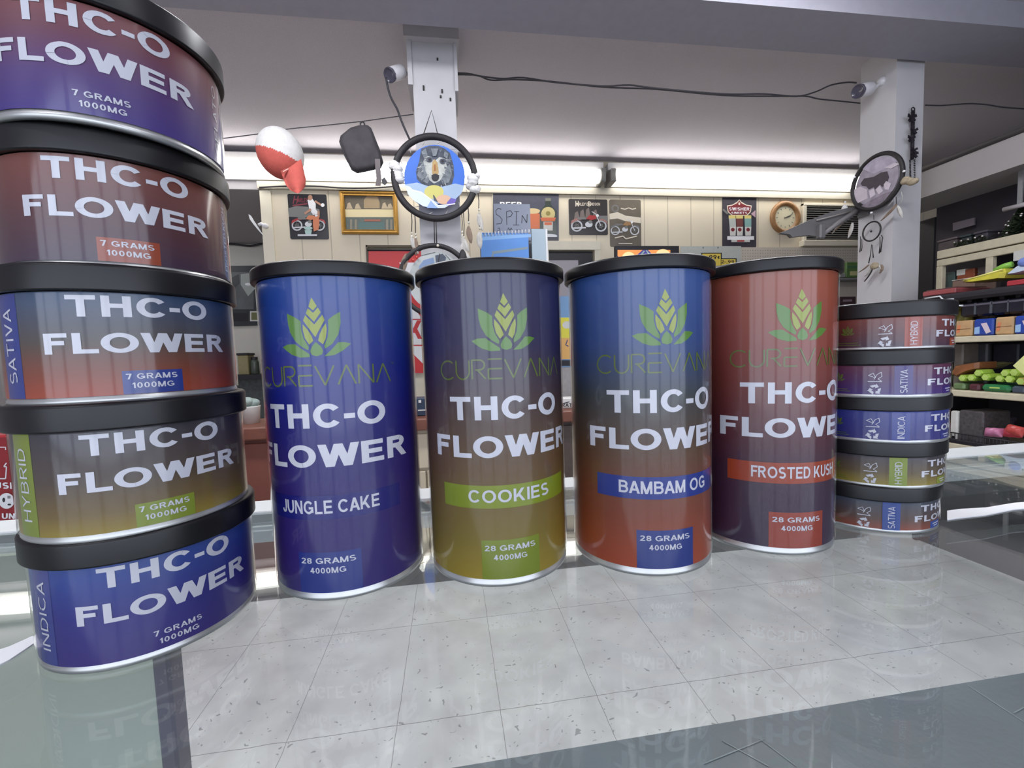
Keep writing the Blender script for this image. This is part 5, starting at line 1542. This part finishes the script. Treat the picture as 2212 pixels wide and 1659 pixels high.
for lay in (0, 1):
    for i in range(n):
        for j in range(9):
            u = j / 8; x = L1[i][0] * (1 - u) + L2[i][0] * u; y = L1[i][1] * (1 - u) + L2[i][1] * u
            bow = math.sin(PI * u) * .035; y += math.sin(PI * u) * 10 * (i == n - 1)
            vs.append(at_y(*hc_(x, y), HY - .09 - .012 * i - bow + .006 * lay))
fs = []
for i in range(n - 1):
    for j in range(8):
        a = i * 9 + j; fs.append((a, a + 9, a + 10, a + 1)); b_ = a + 9 * n; fs.append((b_, b_ + 1, b_ + 10, b_ + 9))
for i in range(n - 1):
    for j in (0, 8):
        a = i * 9 + j; fs.append((a, a + 9, a + 9 + 9 * n, a + 9 * n))
for j in range(8):
    for i in (0, n - 1):
        a = i * 9 + j; fs.append((a, a + 1, a + 1 + 9 * n, a + 9 * n))
o = obj('bill', g.add(vs, fs, 0, True), M_cr, t); inv(o, t)
f = Flat('y', HY - .128); f.poly([hc_(480, 570), hc_(520, 548), hc_(545, 552), hc_(525, 580), hc_(495, 600)], mat('emblem_rust', (150, 60, 50), .8)); f.line([hc_(500, 575), hc_(545, 550)], 2, mat('emblem_pale', (220, 170, 160), .8))
o = f.done('emblem', t); inv(o, t)
o = obj('button', MB().ellipsoid(top + Vector((0, 0, -.004)), .008, .008, .006, seg=10, rings=6), M_cw, t); inv(o, t)
# pouch
top = at_y(783, 264, 2.345)
t = thing('pouch', 'dark zip pouch hanging from the wire', 'pouch', top)
M_pch2 = mat('pouch_cloth', (62, 58, 62), .75, noise=.35, nscale=16, bump=.2)
P = [(1200, 202), (1130, 205), (1060, 225), (980, 290), (970, 330), (1010, 440), (1070, 560), (1110, 582), (1210, 562), (1305, 540), (1322, 500), (1290, 390), (1240, 262), (1222, 220)]
cen = (1150, 395); g = MB(); vs = []; lay = ((.82, -.028), (.96, -.022), (1.0, 0), (.96, .022), (.82, .028))
for s_, dy in lay:
    for x, y in P: vs.append(at_y(*hc_(cen[0] + (x - cen[0]) * s_, cen[1] + (y - cen[1]) * s_), 2.345) + Vector((0, dy, 0)))
n = len(P); fs = [tuple(range(n)), tuple(4 * n + i for i in range(n))[::-1]]
for l in range(4):
    for i in range(n):
        j = (i + 1) % n; fs.append((l * n + i, (l + 1) * n + i, (l + 1) * n + j, l * n + j))
o = obj('pouch_body', g.add(vs, fs, 0, True), M_pch2, t); inv(o, t)
zp = [at_y(*hc_(cen[0] + (x - cen[0]) * 1.0, cen[1] + (y - cen[1]) * 1.0), 2.345) for x, y in P]
o = obj('zipper', MB().tube(zp, .0045, 6, closed=True), M_black, t); inv(o, t)
o = obj('clip', MB().tube([at_y(783, 269, 2.345) + Vector((.010 * math.cos(a), 0, .013 * math.sin(a))) for a in [2 * PI * i / 14 for i in range(14)]], .0042, 6, closed=True), M_black, t); inv(o, t)
sp_ = [at_y(*hc_(x, y), 2.315) for x, y in ((1278, 470), (1282, 560), (1290, 630), (1282, 690))]
o = obj('strap', MB().prism([p + Vector((-.012, 0, 0)) for p in sp_] + [p + Vector((.013, 0, 0)) for p in sp_[::-1]], .004), mat('strap_grey', (108, 100, 100), .7), t); inv(o, t)
o = obj('tag_tab', MB().prism([at_y(*hc_(x, y), 2.312) for x, y in ((1312, 640), (1338, 620), (1362, 662), (1340, 685), (1318, 672))][::-1], .004), M_black, t); inv(o, t)
# white hook and blade at the corner of the boarded wall
P = [(216, 925), (232, 935), (262, 985), (300, 1040), (340, 1105), (300, 1060), (258, 1010), (226, 965)]
t = thing('wall_bracket', 'thin white blade-shaped bracket on the wall corner by the motorcycle sign', 'bracket', at_y(*hc_(350, 1020), WY - .03))
o = obj('blade', MB().prism([at_y(*hc_(*p), WY - .05) for p in P][::-1], .012), M_white, t); inv(o, t)
o = obj('arm', MB().tube([at_y(*hc_(x, y), WY - .045) for x, y in ((300, 1015), (322, 1003), (340, 1015), (362, 1022))], .012, 8), M_white, t); inv(o, t)
o = obj('knob', MB().ellipsoid(at_y(*hc_(355, 1022), WY - .03), .024, .03, .018, seg=12, rings=8), M_white, t); inv(o, t)
# grey wing-shaped bracket reaching left from the right post
WB = 2.37
M_wing = mat('wing_grey', (104, 102, 102), .45, noise=.12, nscale=10)
P = [(1686, 503), (1712, 492), (1752, 474), (1800, 456), (1832, 449), (1852, 446), (1852, 462), (1835, 474), (1812, 488), (1790, 502), (1772, 512), (1748, 508), (1735, 509), (1712, 512), (1706, 506)]
t = thing('wing_bracket', 'grey tapered wing-shaped bracket reaching left from the right post over the vent', 'bracket', at_y(1840, 458, WB))
o = obj('wing', MB().prism([at_y(*p, WB - .02) for p in P][::-1], .025), M_wing, t); inv(o, t)
o = obj('rib', MB().tube([at_y(*p, WB - .026) for p in ((1764, 476), (1800, 467), (1840, 456))], .005, 6), mat('rib_pale', (140, 134, 130), .5), t); inv(o, t)
o = obj('lower_bar', MB().tube([at_y(*p, WB - .03) for p in ((1770, 512), (1815, 478), (1850, 456))], .014, 8), mat('bar_grey', (122, 118, 118), .5), t); inv(o, t)
o = obj('socket', MB().rbox(at_y(1756, 500, WB).x, at_y(1769, 500, WB).x, WB - .055, WB - .015, at_y(1762, 520, WB).z, at_y(1762, 488, WB).z, .008), M_wing, t); inv(o, t)
o = obj('mount_plate', MB().rbox(2.478, 2.493, WB - .09, WB - .02, at_y(1850, 475, WB).z, at_y(1850, 440, WB).z, .004), M_wing, t); inv(o, t)

# ================================================================== SHELVING ON THE RIGHT
GX = 2.45
t = thing('display_shelf', 'snack display shelving with cream boards right of the small tins', 'shelving', (GX, 1.47, 0))
M_sh = mat('shelf_cream', (206, 196, 170), .55, noise=.08)
ys0, ys1 = -.57, .46
for z0, z1 in ((.53, .56), (.795, .825), (1.058, 1.087)):
    o = obj('shelf_board', MB().rbox(.0, .42, ys0, ys1, z0, z1, .004), M_sh, t)
obj('shelf_board', MB().rbox(-.01, .44, ys0, ys1 + .02, 1.262, 1.300, .012), M_black, t)
obj('back_panel', MB().box(.42, .44, ys0, ys1, .1, 1.262), M_dark, t)
obj('end_panel', MB().rbox(-.012, .44, ys1 + .001, ys1 + .03, .0, 1.262, .008), M_black, t)
obj('end_panel', MB().rbox(-.012, .44, ys0 - .03, ys0 - .001, .0, 1.262, .008), M_black, t)
obj('base', MB().box(.01, .42, ys0, ys1, 0, .10), mat('base_grey', (92, 90, 94), .6), t)
for k, P in enumerate((((1998, 645), (2030, 640), (2038, 648), (2060, 646)), ((2036, 660), (2050, 652), (2062, 660), (2080, 660)))):
    o = obj('wire_hook', MB().tube([at_x(x, y, GX - .02) for x, y in P], .004, 6), M_pch, t); inv(o, t)


def shelf_pack(name, lab, cat, x0, y0, x1, y1, z, depth, mt, X=GX + .02, group=None, extra=None, ymax=9.0, hmax=9.0):
    """pack standing on a shelf at height z, front face towards the aisle (-X); its outline is taken from the photo"""
    a = at_x(x0, (y0 + y1) / 2, X); b = at_x(x1, (y0 + y1) / 2, X)
    h = min(hmax, at_x((x0 + x1) / 2, y0, X).z - z)
    ya, yb = min(ymax, max(a.y, b.y)), min(a.y, b.y)
    t = thing(name, lab, cat, (X, (ya + yb) / 2, z + .0008), 0, group)
    w = (ya - yb) / 2
    obj('pack_body', MB().rbox(0, depth, -w + .001, w - .001, 0, h, .006), mt, t)
    for nm_, mm, P in (extra or []):      # polygons in (u from far edge, v up) fractions on the front
        pts = [Vector((-.0012, w - 2 * w * u, h * v)) for u, v in P]
        obj(nm_, MB().prism(pts, .0012), mm, t)
    return t


M_tan = mat('tan_box', (196, 160, 116), .5, noise=.15, nscale=30); M_blu = mat('blue_box', (40, 70, 160), .4, noise=.1)
M_ltb = mat('light_blue_print', (150, 186, 226), .5)
slash = [('print', M_por, [(.12, .2), (.3, .25), (.36, .7), (.2, .75)]), ('print_line', mat('tan_line', (150, 110, 76), .5), [(.1, .42), (.92, .46), (.92, .5), (.1, .46)])]
ticket = [('ticket', mat('ticket_pink', (214, 196, 206), .5), [(.4, .72), (.68, .76), (.9, .2), (.68, .1)]), ('print', M_ltb, [(.08, .1), (.34, .12), (.34, .55), (.08, .5)])]
for k, (x0, y0, x1, y1, m_, ex, lab) in enumerate(((2062, 693, 2100, 722, M_tan, slash, 'tan box on the upper cream shelf, nearest the small tins'), (2102, 689, 2146, 722, M_blu, ticket, 'blue box with pink ticket on the upper cream shelf between tan boxes'),
                                                   (2148, 685, 2189, 722, M_tan, slash, 'tan box on the upper cream shelf between two blue boxes'), (2190, 682, 2236, 722, M_blu, ticket, 'blue box at the right edge of the upper cream shelf'))):
    shelf_pack('carton', lab, 'box', x0, y0, x1, y1, 1.087, .12, m_, extra=ex, group='boxes along the upper cream shelf')


def bag(name, lab, c, rx, ry, rz, rot, mt, crimp=True):
    t = thing(name, lab, 'bag', c)
    Mq = Matrix.Rotation(rot[2], 3, 'Z') @ Matrix.Rotation(rot[1], 3, 'Y') @ Matrix.Rotation(rot[0], 3, 'X')
    g = MB(); n, m_ = 14, 10; vs = []
    for s_ in (1, -1):
        for i in range(m_ + 1):
            for j in range(n + 1):
                u, v = j / n * 2 - 1, i / m_ * 2 - 1
                b = max(0, (1 - u ** 4) * (1 - v * v)) ** .6
                b *= 1 + .12 * math.sin(7 * u + 3 * v)
                vs.append(Mq @ Vector((s_ * rx * b, u * ry * (1 - .06 * (1 - v * v)), v * rz)))
    fs = []; st = (n + 1) * (m_ + 1)
    for i in range(m_):
        for j in range(n):
            a = i * (n + 1) + j; fs.append((a, a + 1, a + n + 2, a + n + 1)); fs.append((st + a, st + a + n + 1, st + a + n + 2, st + a + 1))
    obj('bag_body', g.add(vs, fs, 0, True), mt, t)
    if crimp:
        for sg in (-1, 1):
            P = [Mq @ Vector((0, y_ * ry, sg * (rz + .0))) for y_ in (-1, 1)] + [Mq @ Vector((0, y_ * ry, sg * (rz + .014))) for y_ in (1, -1)]
            obj('crimp', MB().prism(P, .002), mt, t)
    return t


for k, (x, y, ry, rz, c, lab) in enumerate(((2094, 668, .055, .062, (150, 142, 66), 'yellow snack bag behind the tan box on the upper cream shelf'), (2112, 676, .045, .048, (98, 98, 122), 'grey-blue snack bag behind the blue box with ticket'),
                                            (2140, 664, .06, .066, (104, 84, 54), 'brown snack bag behind the middle tan box'), (2180, 664, .06, .066, (88, 66, 62), 'dark brown snack bag behind the rightmost blue box'))):
    p = at_x(x, y, GX + .23)
    bag('snack_bag', lab, (GX + (.14, .28, .20, .28)[k], min(p.y, 1.86), 1.089 + rz + .016), .024, ry * .72, rz, (0, .08, 0), mat('snack_%d' % k, c, .35, noise=.3, nscale=18))
# black top shelf: flat trays and bright bags
a = at_x(2000, 620, GX + .03); b = at_x(2072, 610, GX + .03)
tt = thing('tray', 'long flat red tray on the black top shelf nearest the right post', 'tray', (GX + .1, (a.y + b.y) / 2, 1.301))
obj('tray_body', MB().rbox(-.09, .12, -(a.y - b.y) / 2, (a.y - b.y) / 2, 0, .026, .004), mat('tray_red', (150, 74, 76), .45, noise=.15), tt)
obj('tray_cards', MB().rbox(-.08, .11, -(a.y - b.y) / 2 + .01, (a.y - b.y) / 2 - .01, .026, .032, .002), mat('tray_cards', (96, 60, 60), .5, noise=.4, nscale=30), tt)
def lying(name, lab, P, X, thick, mt, cat='bag', th2=None):
    """soft packet lying on a shelf: outline taken from the photo at plane X, given depth along X"""
    pts = [at_x(x, y, X) for x, y in P]
    c = sum(pts, Vector()) / len(pts)
    t = thing(name, lab, cat, c)
    n = len(pts); vs = []
    for s_, d in ((.8, -.006), (1, .01), (1, thick - .01), (.8, thick)):
        for p in pts: vs.append((p - c) * s_ + Vector((d, 0, 0)))
    fs = [tuple(range(n)), tuple(3 * n + i for i in range(n))[::-1]]
    for l in range(3):
        for i in range(n):
            j = (i + 1) % n; fs.append((l * n + i, (l + 1) * n + i, (l + 1) * n + j, l * n + j))
    obj('packet', MB().add(vs, fs, 0, False), mt, t)
    return t


tt = lying('snack_bag', 'bright yellow bag lying on the black top shelf', [(2075, 610), (2100, 602), (2140, 588), (2166, 580), (2170, 588), (2166, 601), (2130, 606), (2090, 611)], GX + .05, .14, mat('bag_yellow', (206, 196, 66), .35, noise=.15))
o = obj('fold', MB().tube([at_x(x, y, GX + .045) for x, y in ((2082, 606), (2125, 594), (2165, 582))], .004, 6), mat('bag_lemon', (232, 226, 130), .35), tt); inv(o, tt)
o = obj('green_end', MB().tube([at_x(x, y, GX + .10) for x, y in ((2150, 585), (2168, 576), (2186, 571))], .014, 8), mat('bag_green', (130, 186, 76), .35), tt); inv(o, tt)
tt = lying('snack_bag', 'white and blue bag on the black top shelf at the right edge', [(2172, 594), (2192, 578), (2214, 562), (2240, 556), (2240, 586), (2212, 586), (2190, 592)], GX + .05, .13, mat('bag_white', (196, 210, 226), .35, noise=.1))
o = obj('blue_corner', MB().ellipsoid(at_x(2212, 566, GX + .045), .012, .022, .02, seg=10, rings=6), mat('bag_blue', (110, 130, 196), .4), tt); inv(o, tt)
tt = thing('carton', 'flat red box under the white and blue bag on the black top shelf', 'box', (GX + .1, at_x(2206, 590, GX + .02).y, 1.301))
obj('carton_body', MB().rbox(-.08, .10, -.05, .05, 0, .024, .004), mat('red_box', (170, 50, 60), .4), tt)
tt = thing('carton', 'brown box on the black top shelf behind the yellow bag', 'box', (GX + .30, at_x(2108, 590, GX + .30).y, 1.301))
obj('carton_body', MB().rbox(-.08, .06, -.05, .05, 0, .085, .005), mat('mauve_box', (120, 96, 84), .5, noise=.15), tt)
obj('carton_flap', MB().rbox(-.081, -.02, -.05, .05, .085, .088, .001), M_pale, tt)
for k, (x, y) in enumerate(((2095, 640), (2128, 642), (2165, 640), (2200, 642))):
    p = at_x(x, y, GX + .05)
    t2 = thing('dark_packet', ['dark packet hanging under the black top shelf nearest the tins', 'dark packet hanging second from the tins under the black shelf', 'dark packet hanging third from the tins under the black shelf', 'dark packet hanging at the right edge under the black shelf'][k], 'packet', (GX + .05, p.y, 1.262), group='dark packets under the black shelf')
    obj('packet_body', MB().rbox(-.008, .05, -.034, .034, -.082, -.008, .01), mat('packet_dark', (34, 32, 44), .25, noise=.4, nscale=12), t2)
    obj('header', MB().box(-.009, -.007, -.03, .03, -.03, -.022), mat('packet_strip_grey', (130, 126, 140), .3), t2)  # thin pale grey strip across the front of the packet
    obj('hang_tab', MB().box(-.002, .002, -.008, .008, -.012, -.0005), M_black, t2)
# middle shelf: lime tubes, packs, cartons behind
M_lime = mat('lime_wrap', (160, 194, 74), .35, noise=.2, nscale=30); M_limed = mat('lime_end', (184, 212, 110), .4)
hexs = [(2078, 817, 'nearest the tins'), (2097, 816, 'second from the tins'), (2112, 806, 'third from the tins, raised'), (2128, 815, 'fourth from the tins'), (2158, 818, 'left one of the lower pair at the right'), (2179, 819, 'right one of the lower pair at the right'),
        (2170, 806, 'left one of the upper pair at the right'), (2190, 805, 'right one of the upper pair at the right'), (2204, 824, 'tinged amber at the right edge')]
z_m = .825
for k, (x, y, w) in enumerate(hexs):
    p = at_x(x, y, GX + .03); r = .0185
    t2 = thing('wrapped_roll', 'lime wrapped roll on the middle shelf, ' + w, 'roll', p, 0, 'lime wrapped rolls on the middle shelf')
    Mq = Matrix.Rotation(PI / 2, 3, 'Y')
    obj('roll', MB().lathe([(r * .8, -.0), (r, .006), (r, .07), (r * .8, .076), (0, .076)], 6, Mq, smooth=False), M_lime if k != 8 else mat('amber_wrap', (196, 180, 90), .4), t2)
    obj('roll_end', MB().lathe([(0, -.002), (r * .78, -.0005)], 6, Mq, smooth=False), M_limed, t2)
p = at_x(2144, 836, GX + .02)
t2 = thing('green_packet', 'glossy green rounded packet on the middle shelf under the rolls', 'packet', (GX + .03, p.y, z_m + .0008))
obj('packet_body', MB().rbox(0, .14, -.055, .055, 0, .034, .012), mat('green_gloss', (52, 120, 76), .18), t2); obj('lime_label', MB().rbox(-.001, .002, -.02, .018, .016, .022, .0005), M_limed, t2)  # small pale lime label on the packet front
for k, (x0, x1, c, lab) in enumerate(((2052, 2080, (110, 134, 92), 'dull green packet on the middle shelf nearest the tins'), (2086, 2112, (92, 50, 60), 'maroon packet on the middle shelf beside the green rounded packet'), (2178, 2212, (74, 84, 100), 'slate packet on the middle shelf at the right edge'))):
    a = at_x(x0, 836, GX + .02); b = at_x(x1, 836, GX + .02)
    t2 = thing('small_packet', lab, 'packet', (GX + .03, (a.y + b.y) / 2, z_m + .0008))
    obj('packet_body', MB().rbox(0, .13, -(a.y - b.y) / 2 + .002, (a.y - b.y) / 2 - .002, 0, .032, .008), mat('packet_c%d' % k, c, .35, noise=.25, nscale=25), t2)
tt = lying('snack_bag', 'brown and orange bag lying across the lime rolls', [(2050, 808), (2062, 790), (2090, 785), (2112, 782), (2112, 796), (2090, 802), (2064, 814)], GX + .06, .12, mat('bag_brown', (150, 96, 62), .35, noise=.4, nscale=20))
tt = lying('snack_bag', 'silver and olive bag lying behind the lime rolls', [(2104, 806), (2116, 790), (2150, 782), (2172, 784), (2150, 794), (2120, 802)], GX + .19, .06, mat('bag_olive', (140, 136, 96), .35, noise=.4, nscale=20))
P = [(2188, 790), (2214, 766), (2246, 790), (2214, 812)]
pts = [at_x(x, y, GX - .012) for x, y in P]; c = sum(pts, Vector()) / 4
t2 = thing('price_sign', 'pale yellow tilted card in front of the middle shelf at the right edge', 'card', c)
obj('card', MB().prism([p - c for p in pts][::-1], .002), mat('card_yellow', (220, 224, 150), .6), t2)
obj('card_wire', MB().tube([Vector((.006, 0, -.015)), Vector((.011, 0, -.05)), (Vector((GX - .003, c.y, .82)) - c)], .002, 5), M_pch, t2)
for k, (x0, x1, c, lab) in enumerate(((2058, 2080, (130, 122, 114), 'tall grey-tan carton on the middle shelf nearest the tins'), (2098, 2132, (118, 118, 124), 'tall grey carton at the back of the middle shelf'), (2142, 2200, (44, 48, 62), 'wide dark carton at the back of the middle shelf'))):
    shelf_pack('tall_carton', lab, 'box', x0, 742, x1, 800, z_m, .10, mat('tall_c%d' % k, c, .5, noise=.15), X=GX + (.13 if k == 0 else .27), ymax=1.90, hmax=.225)
# lower shelf
z_l = .56
shelf_pack('grey_box', 'dark grey speckled box on the lower shelf right of the small tins', 'box', 2070, 888, 2124, 946, z_l, .16, mat('speckle_grey', (84, 80, 82), .6, noise=.45, nscale=60), X=GX + .04)
tt = shelf_pack('white_card_pack', 'white card pack beside the grey box on the lower shelf', 'pack', 2051, 888, 2068, 942, z_l, .03, M_pale, X=GX + .03, extra=[('print', M_black, [(.3, .08), (.8, .08), (.8, .2), (.3, .2)])])
t2 = thing('mesh_tray', 'black mesh tray on the lower shelf edge', 'tray', (GX + .012, at_x(2100, 952, GX).y, z_l + .0008))
g = MB()
for zz in (.004, .05): g.tube([(.0, -.17, zz), (.0, .15, zz)], .003, 5)
for k in range(24): g.tube([(.0, -.17 + .32 * k / 23, .004), (.0, -.17 + .32 * k / 23, .05)], .0022, 4)
obj('mesh_rail', g, M_black, t2); obj('tray_lip', MB().rbox(-.006, .012, -.175, .155, 0, .02, .003), M_black, t2)
for k, (x, y, c, lab) in enumerate(((2148, 934, (206, 130, 166), 'pink packet in a clear bag on the lower shelf'), (2195, 915, (206, 84, 80), 'red-orange packet on the lower shelf, upper one'), (2190, 935, (196, 66, 80), 'red packet on the lower shelf, lower one'), (2174, 906, (60, 56, 70), 'dark packet on the lower shelf behind the red packets'), (2152, 900, (70, 64, 70), 'dark grey packet on the lower shelf behind the pink packet'))):
    p = at_x(x, y, GX + (.05, .05, .06, .26, .20)[k])
    bag('packet', lab, (p.x, p.y + (0, 0, 0, .0, .0)[k], max(p.z, z_l + .03) if k != 1 else z_l + .097), .026, .034, .022, (.25 * (k % 2) - .1, .5 if k < 3 else .2, 0), mat('candy_%d' % k, c, .3, noise=.2, nscale=30), False)
# ---- cream shelf unit further back
t = thing('cream_shelf_unit', 'cream framed shelf unit behind the black top shelf', 'shelving', (2.90, 1.9, 0))
obj('top_rail', MB().rbox(0, .02, -.75, .33, 1.555, 1.602, .003), M_sh, t); obj('top_rail', MB().rbox(0, .02, -.75, .33, 1.510, 1.548, .003), M_sh, t)
obj('top_board', MB().box(.02, .30, -.75, .33, 1.56, 1.59), mat('shelf_grey', (150, 142, 122), .6), t)
for yy in (.315, .075, -.17, -.45): obj('post', MB().rbox(0, .03, yy - .016, yy + .016, 0, 1.510, .003), M_sh, t)
obj('inner_board', MB().box(.03, .30, -.75, .33, 1.26, 1.28), mat('shelf_grey', (150, 142, 122), .6), t)
obj('back_panel', MB().box(.30, .32, -.75, .33, 0, 1.56), M_dark, t)
for k, (x0, x1, y0, c, lab) in enumerate(((2066, 2104, 582, (150, 80, 54), 'orange-brown box with white top inside the cream shelf unit'), (2040, 2062, 588, (60, 78, 76), 'dark teal box inside the cream shelf unit nearest the right post'), (2110, 2128, 576, (84, 74, 74), 'dull brown box inside the cream shelf unit'))):
    a = at_x(x0, 600, 2.97); b = at_x(x1, 600, 2.97)
    t2 = thing('stored_box', lab, 'box', (3.02, (a.y + b.y) / 2, 1.281)); w = (a.y - b.y) / 2; hh = at_x((x0 + x1) / 2, y0, 2.97).z - 1.281
    obj('box_body', MB().rbox(-.05, .06, -w, w, 0, hh, .004), mat('stored_%d' % k, c, .5, noise=.2), t2)
    if k == 0: obj('white_top', MB().rbox(-.052, .0, .0, w, hh - .03, hh + .004, .002), M_pale, t2)
a = at_x(2202, 552, 2.90)
tag(obj('white_card', MB().rbox(-.004, .0, -.05, .02, -.025, .025, .001), M_pale, None, (2.897, a.y, a.z)), 'small white card on the cream rail at the right edge', 'card')
# on top of the unit
a = at_x(2010, 540, 2.95)
for k, (x0, x1, y0, c, lab) in enumerate(((2030, 2074, 520, (88, 78, 80), 'dusty dark box on top of the cream shelf unit by the right post'), (2078, 2104, 512, (46, 56, 58), 'dark teal crate on top of the cream shelf unit'), (2108, 2140, 504, (70, 66, 74), 'dark grey case with a round dial on top of the cream shelf unit'))):
    p = at_x(x0, 530, 3.0); q_ = at_x(x1, 530, 3.0); w = (p.y - q_.y) / 2; hh = at_x((x0 + x1) / 2, y0, 3.0).z - 1.603
    t2 = thing('stored_case', lab, 'case', (3.05, (p.y + q_.y) / 2, 1.603))
    obj('case_body', MB().rbox(-.07, .07, -w + .004, w - .004, 0, hh, .006), mat('case_%d' % k, c, .6, noise=.3, nscale=14), t2)
    obj('case_lid', MB().rbox(-.074, .074, -w + .002, w - .002, hh, hh + .012, .003), mat('case_lid_%d' % k, tuple(v * 1.2 for v in c), .6), t2)
    if k == 2: obj('dial', MB().lathe([(0, 0), (.014, 0), (.016, .006)], 16, Matrix.Rotation(-PI / 2, 3, 'Y')), M_black, t2, (-.071, 0, hh * .5))
pts = [at_x(x, y, 3.20) for x, y in ((2058, 482), (2104, 470), (2104, 486), (2058, 499))]; c = sum(pts, Vector()) / 4
tag(obj('wall_card', MB().prism([p - c for p in pts][::-1], .01), mat('card_mauve', (112, 104, 110), .7), None, c), 'grey wall card under the soffit above the cream shelf unit', 'card')
# little decorated tree
tz = 1.603; p = at_x(2190, 520, 3.0)
t2 = thing('ornament_tree', 'small dark artificial tree with silver ornaments on the cream shelf unit', 'tree', (3.05, p.y, tz))
g = MB(); random.seed(11); Ht = at_x(2188, 446, 3.0).z - tz
for i in range(420):
    u = random.random() ** .8; a = random.uniform(0, 2 * PI); z = .02 + (Ht - .02) * u; r = .085 * (1 - u) + .012
    d = Vector((math.cos(a), math.sin(a), -.25)); b0 = Vector((0, 0, z)); b1 = b0 + d * r
    s_ = d.cross(Vector((0, 0, 1))).normalized() * .004
    g.add([b0 - s_ * .4, b0 + s_ * .4, b1 + s_, b1 - s_, b0 + Vector((0, 0, .004)), b1 + Vector((0, 0, .005))], [(0, 1, 2, 3), (0, 4, 5, 3), (1, 2, 5, 4)])
o = obj('foliage', g, mat('tree_needles', (46, 58, 36), .7, noise=.4, nscale=30), t2); o['kind'] = 'stuff'
obj('trunk', MB().tube([(0, 0, 0), (0, 0, Ht * .95)], .006, 6), mat('trunk_brown', (60, 46, 36), .8), t2)
obj('tree_base', MB().lathe([(.035, 0), (.035, .012), (.01, .02), (0, .02)], 16), M_black, t2)
for k in range(12):
    u = (k + .5) / 12; a = PI + math.sin(k * 2.4) * 1.2; r = .085 * (1 - u) + .016
    obj('ornament', MB().ellipsoid((r * math.cos(a), r * math.sin(a), .02 + (Ht - .04) * u), .006, .006, .006, seg=8, rings=6), mat('silver_ball', (214, 210, 204), .15, metal=.8), t2)
g = MB(); random.seed(5); y0_, y1_ = at_x(2122, 545, 3.0).y, at_x(2160, 540, 3.0).y
for i in range(160):
    b0 = Vector((random.uniform(-.03, .03), random.uniform(-.08, .08), random.uniform(0.004, .03))); d = Vector((random.uniform(-1, 1), random.uniform(-1, 1), random.uniform(.2, 1))).normalized() * .02
    s_ = d.cross(Vector((.3, .2, 1))).normalized() * .003
    g.add([b0 - s_, b0 + s_, b0 + d], [(0, 1, 2)])
for i in range(5): g.ellipsoid((-.03, -.07 + .033 * i, .03), .006, .006, .006, m=1, seg=8, rings=5)
o = obj('garland', g, [mat('tree_needles', (46, 58, 36), .7), mat('silver_ball', (214, 210, 204), .15)], None, (2.94, (y0_ + y1_) / 2 + .05, 1.603)); tag(o, 'dark glittering garland on the cream shelf unit beside the small tree', 'garland')
# lamp tube above tree, dark, unlit
a = at_x(2168, 453, 3.0); b = at_x(2240, 435, 3.0)
t2 = thing('white_bar', 'pale bar fixed under the soffit above the small tree', 'bar', (a + b) / 2)
obj('bar', MB().tube([a - (a + b) / 2, b - (a + b) / 2], .012, 10), mat('bar_pale', (176, 170, 172), .5), t2)
obj('bracket', MB().box(-.004, .004, -.01, .01, .0, 1.944 - ((a + b) / 2).z), M_grey, t2)
# dark cabinet by the post
a = at_y(1986, 480, 2.62); b = at_y(2014, 480, 2.62)
t2 = thing('dark_cabinet', 'tall dark cabinet just behind the right post', 'cabinet', ((a.x + b.x) / 2, 2.62, 0))
obj('cabinet_body', MB().rbox(-(b.x - a.x) / 2, (b.x - a.x) / 2 + .12, -.1, .1, 0, at_y(2000, 478, 2.62).z, .006), mat('cabinet_black', (30, 28, 34), .5, noise=.2), t2)
obj('cabinet_label', MB().box(-.03, .02, -.103, -.1, at_y(2000, 600, 2.52).z, at_y(2000, 594, 2.52).z), M_grey, t2)
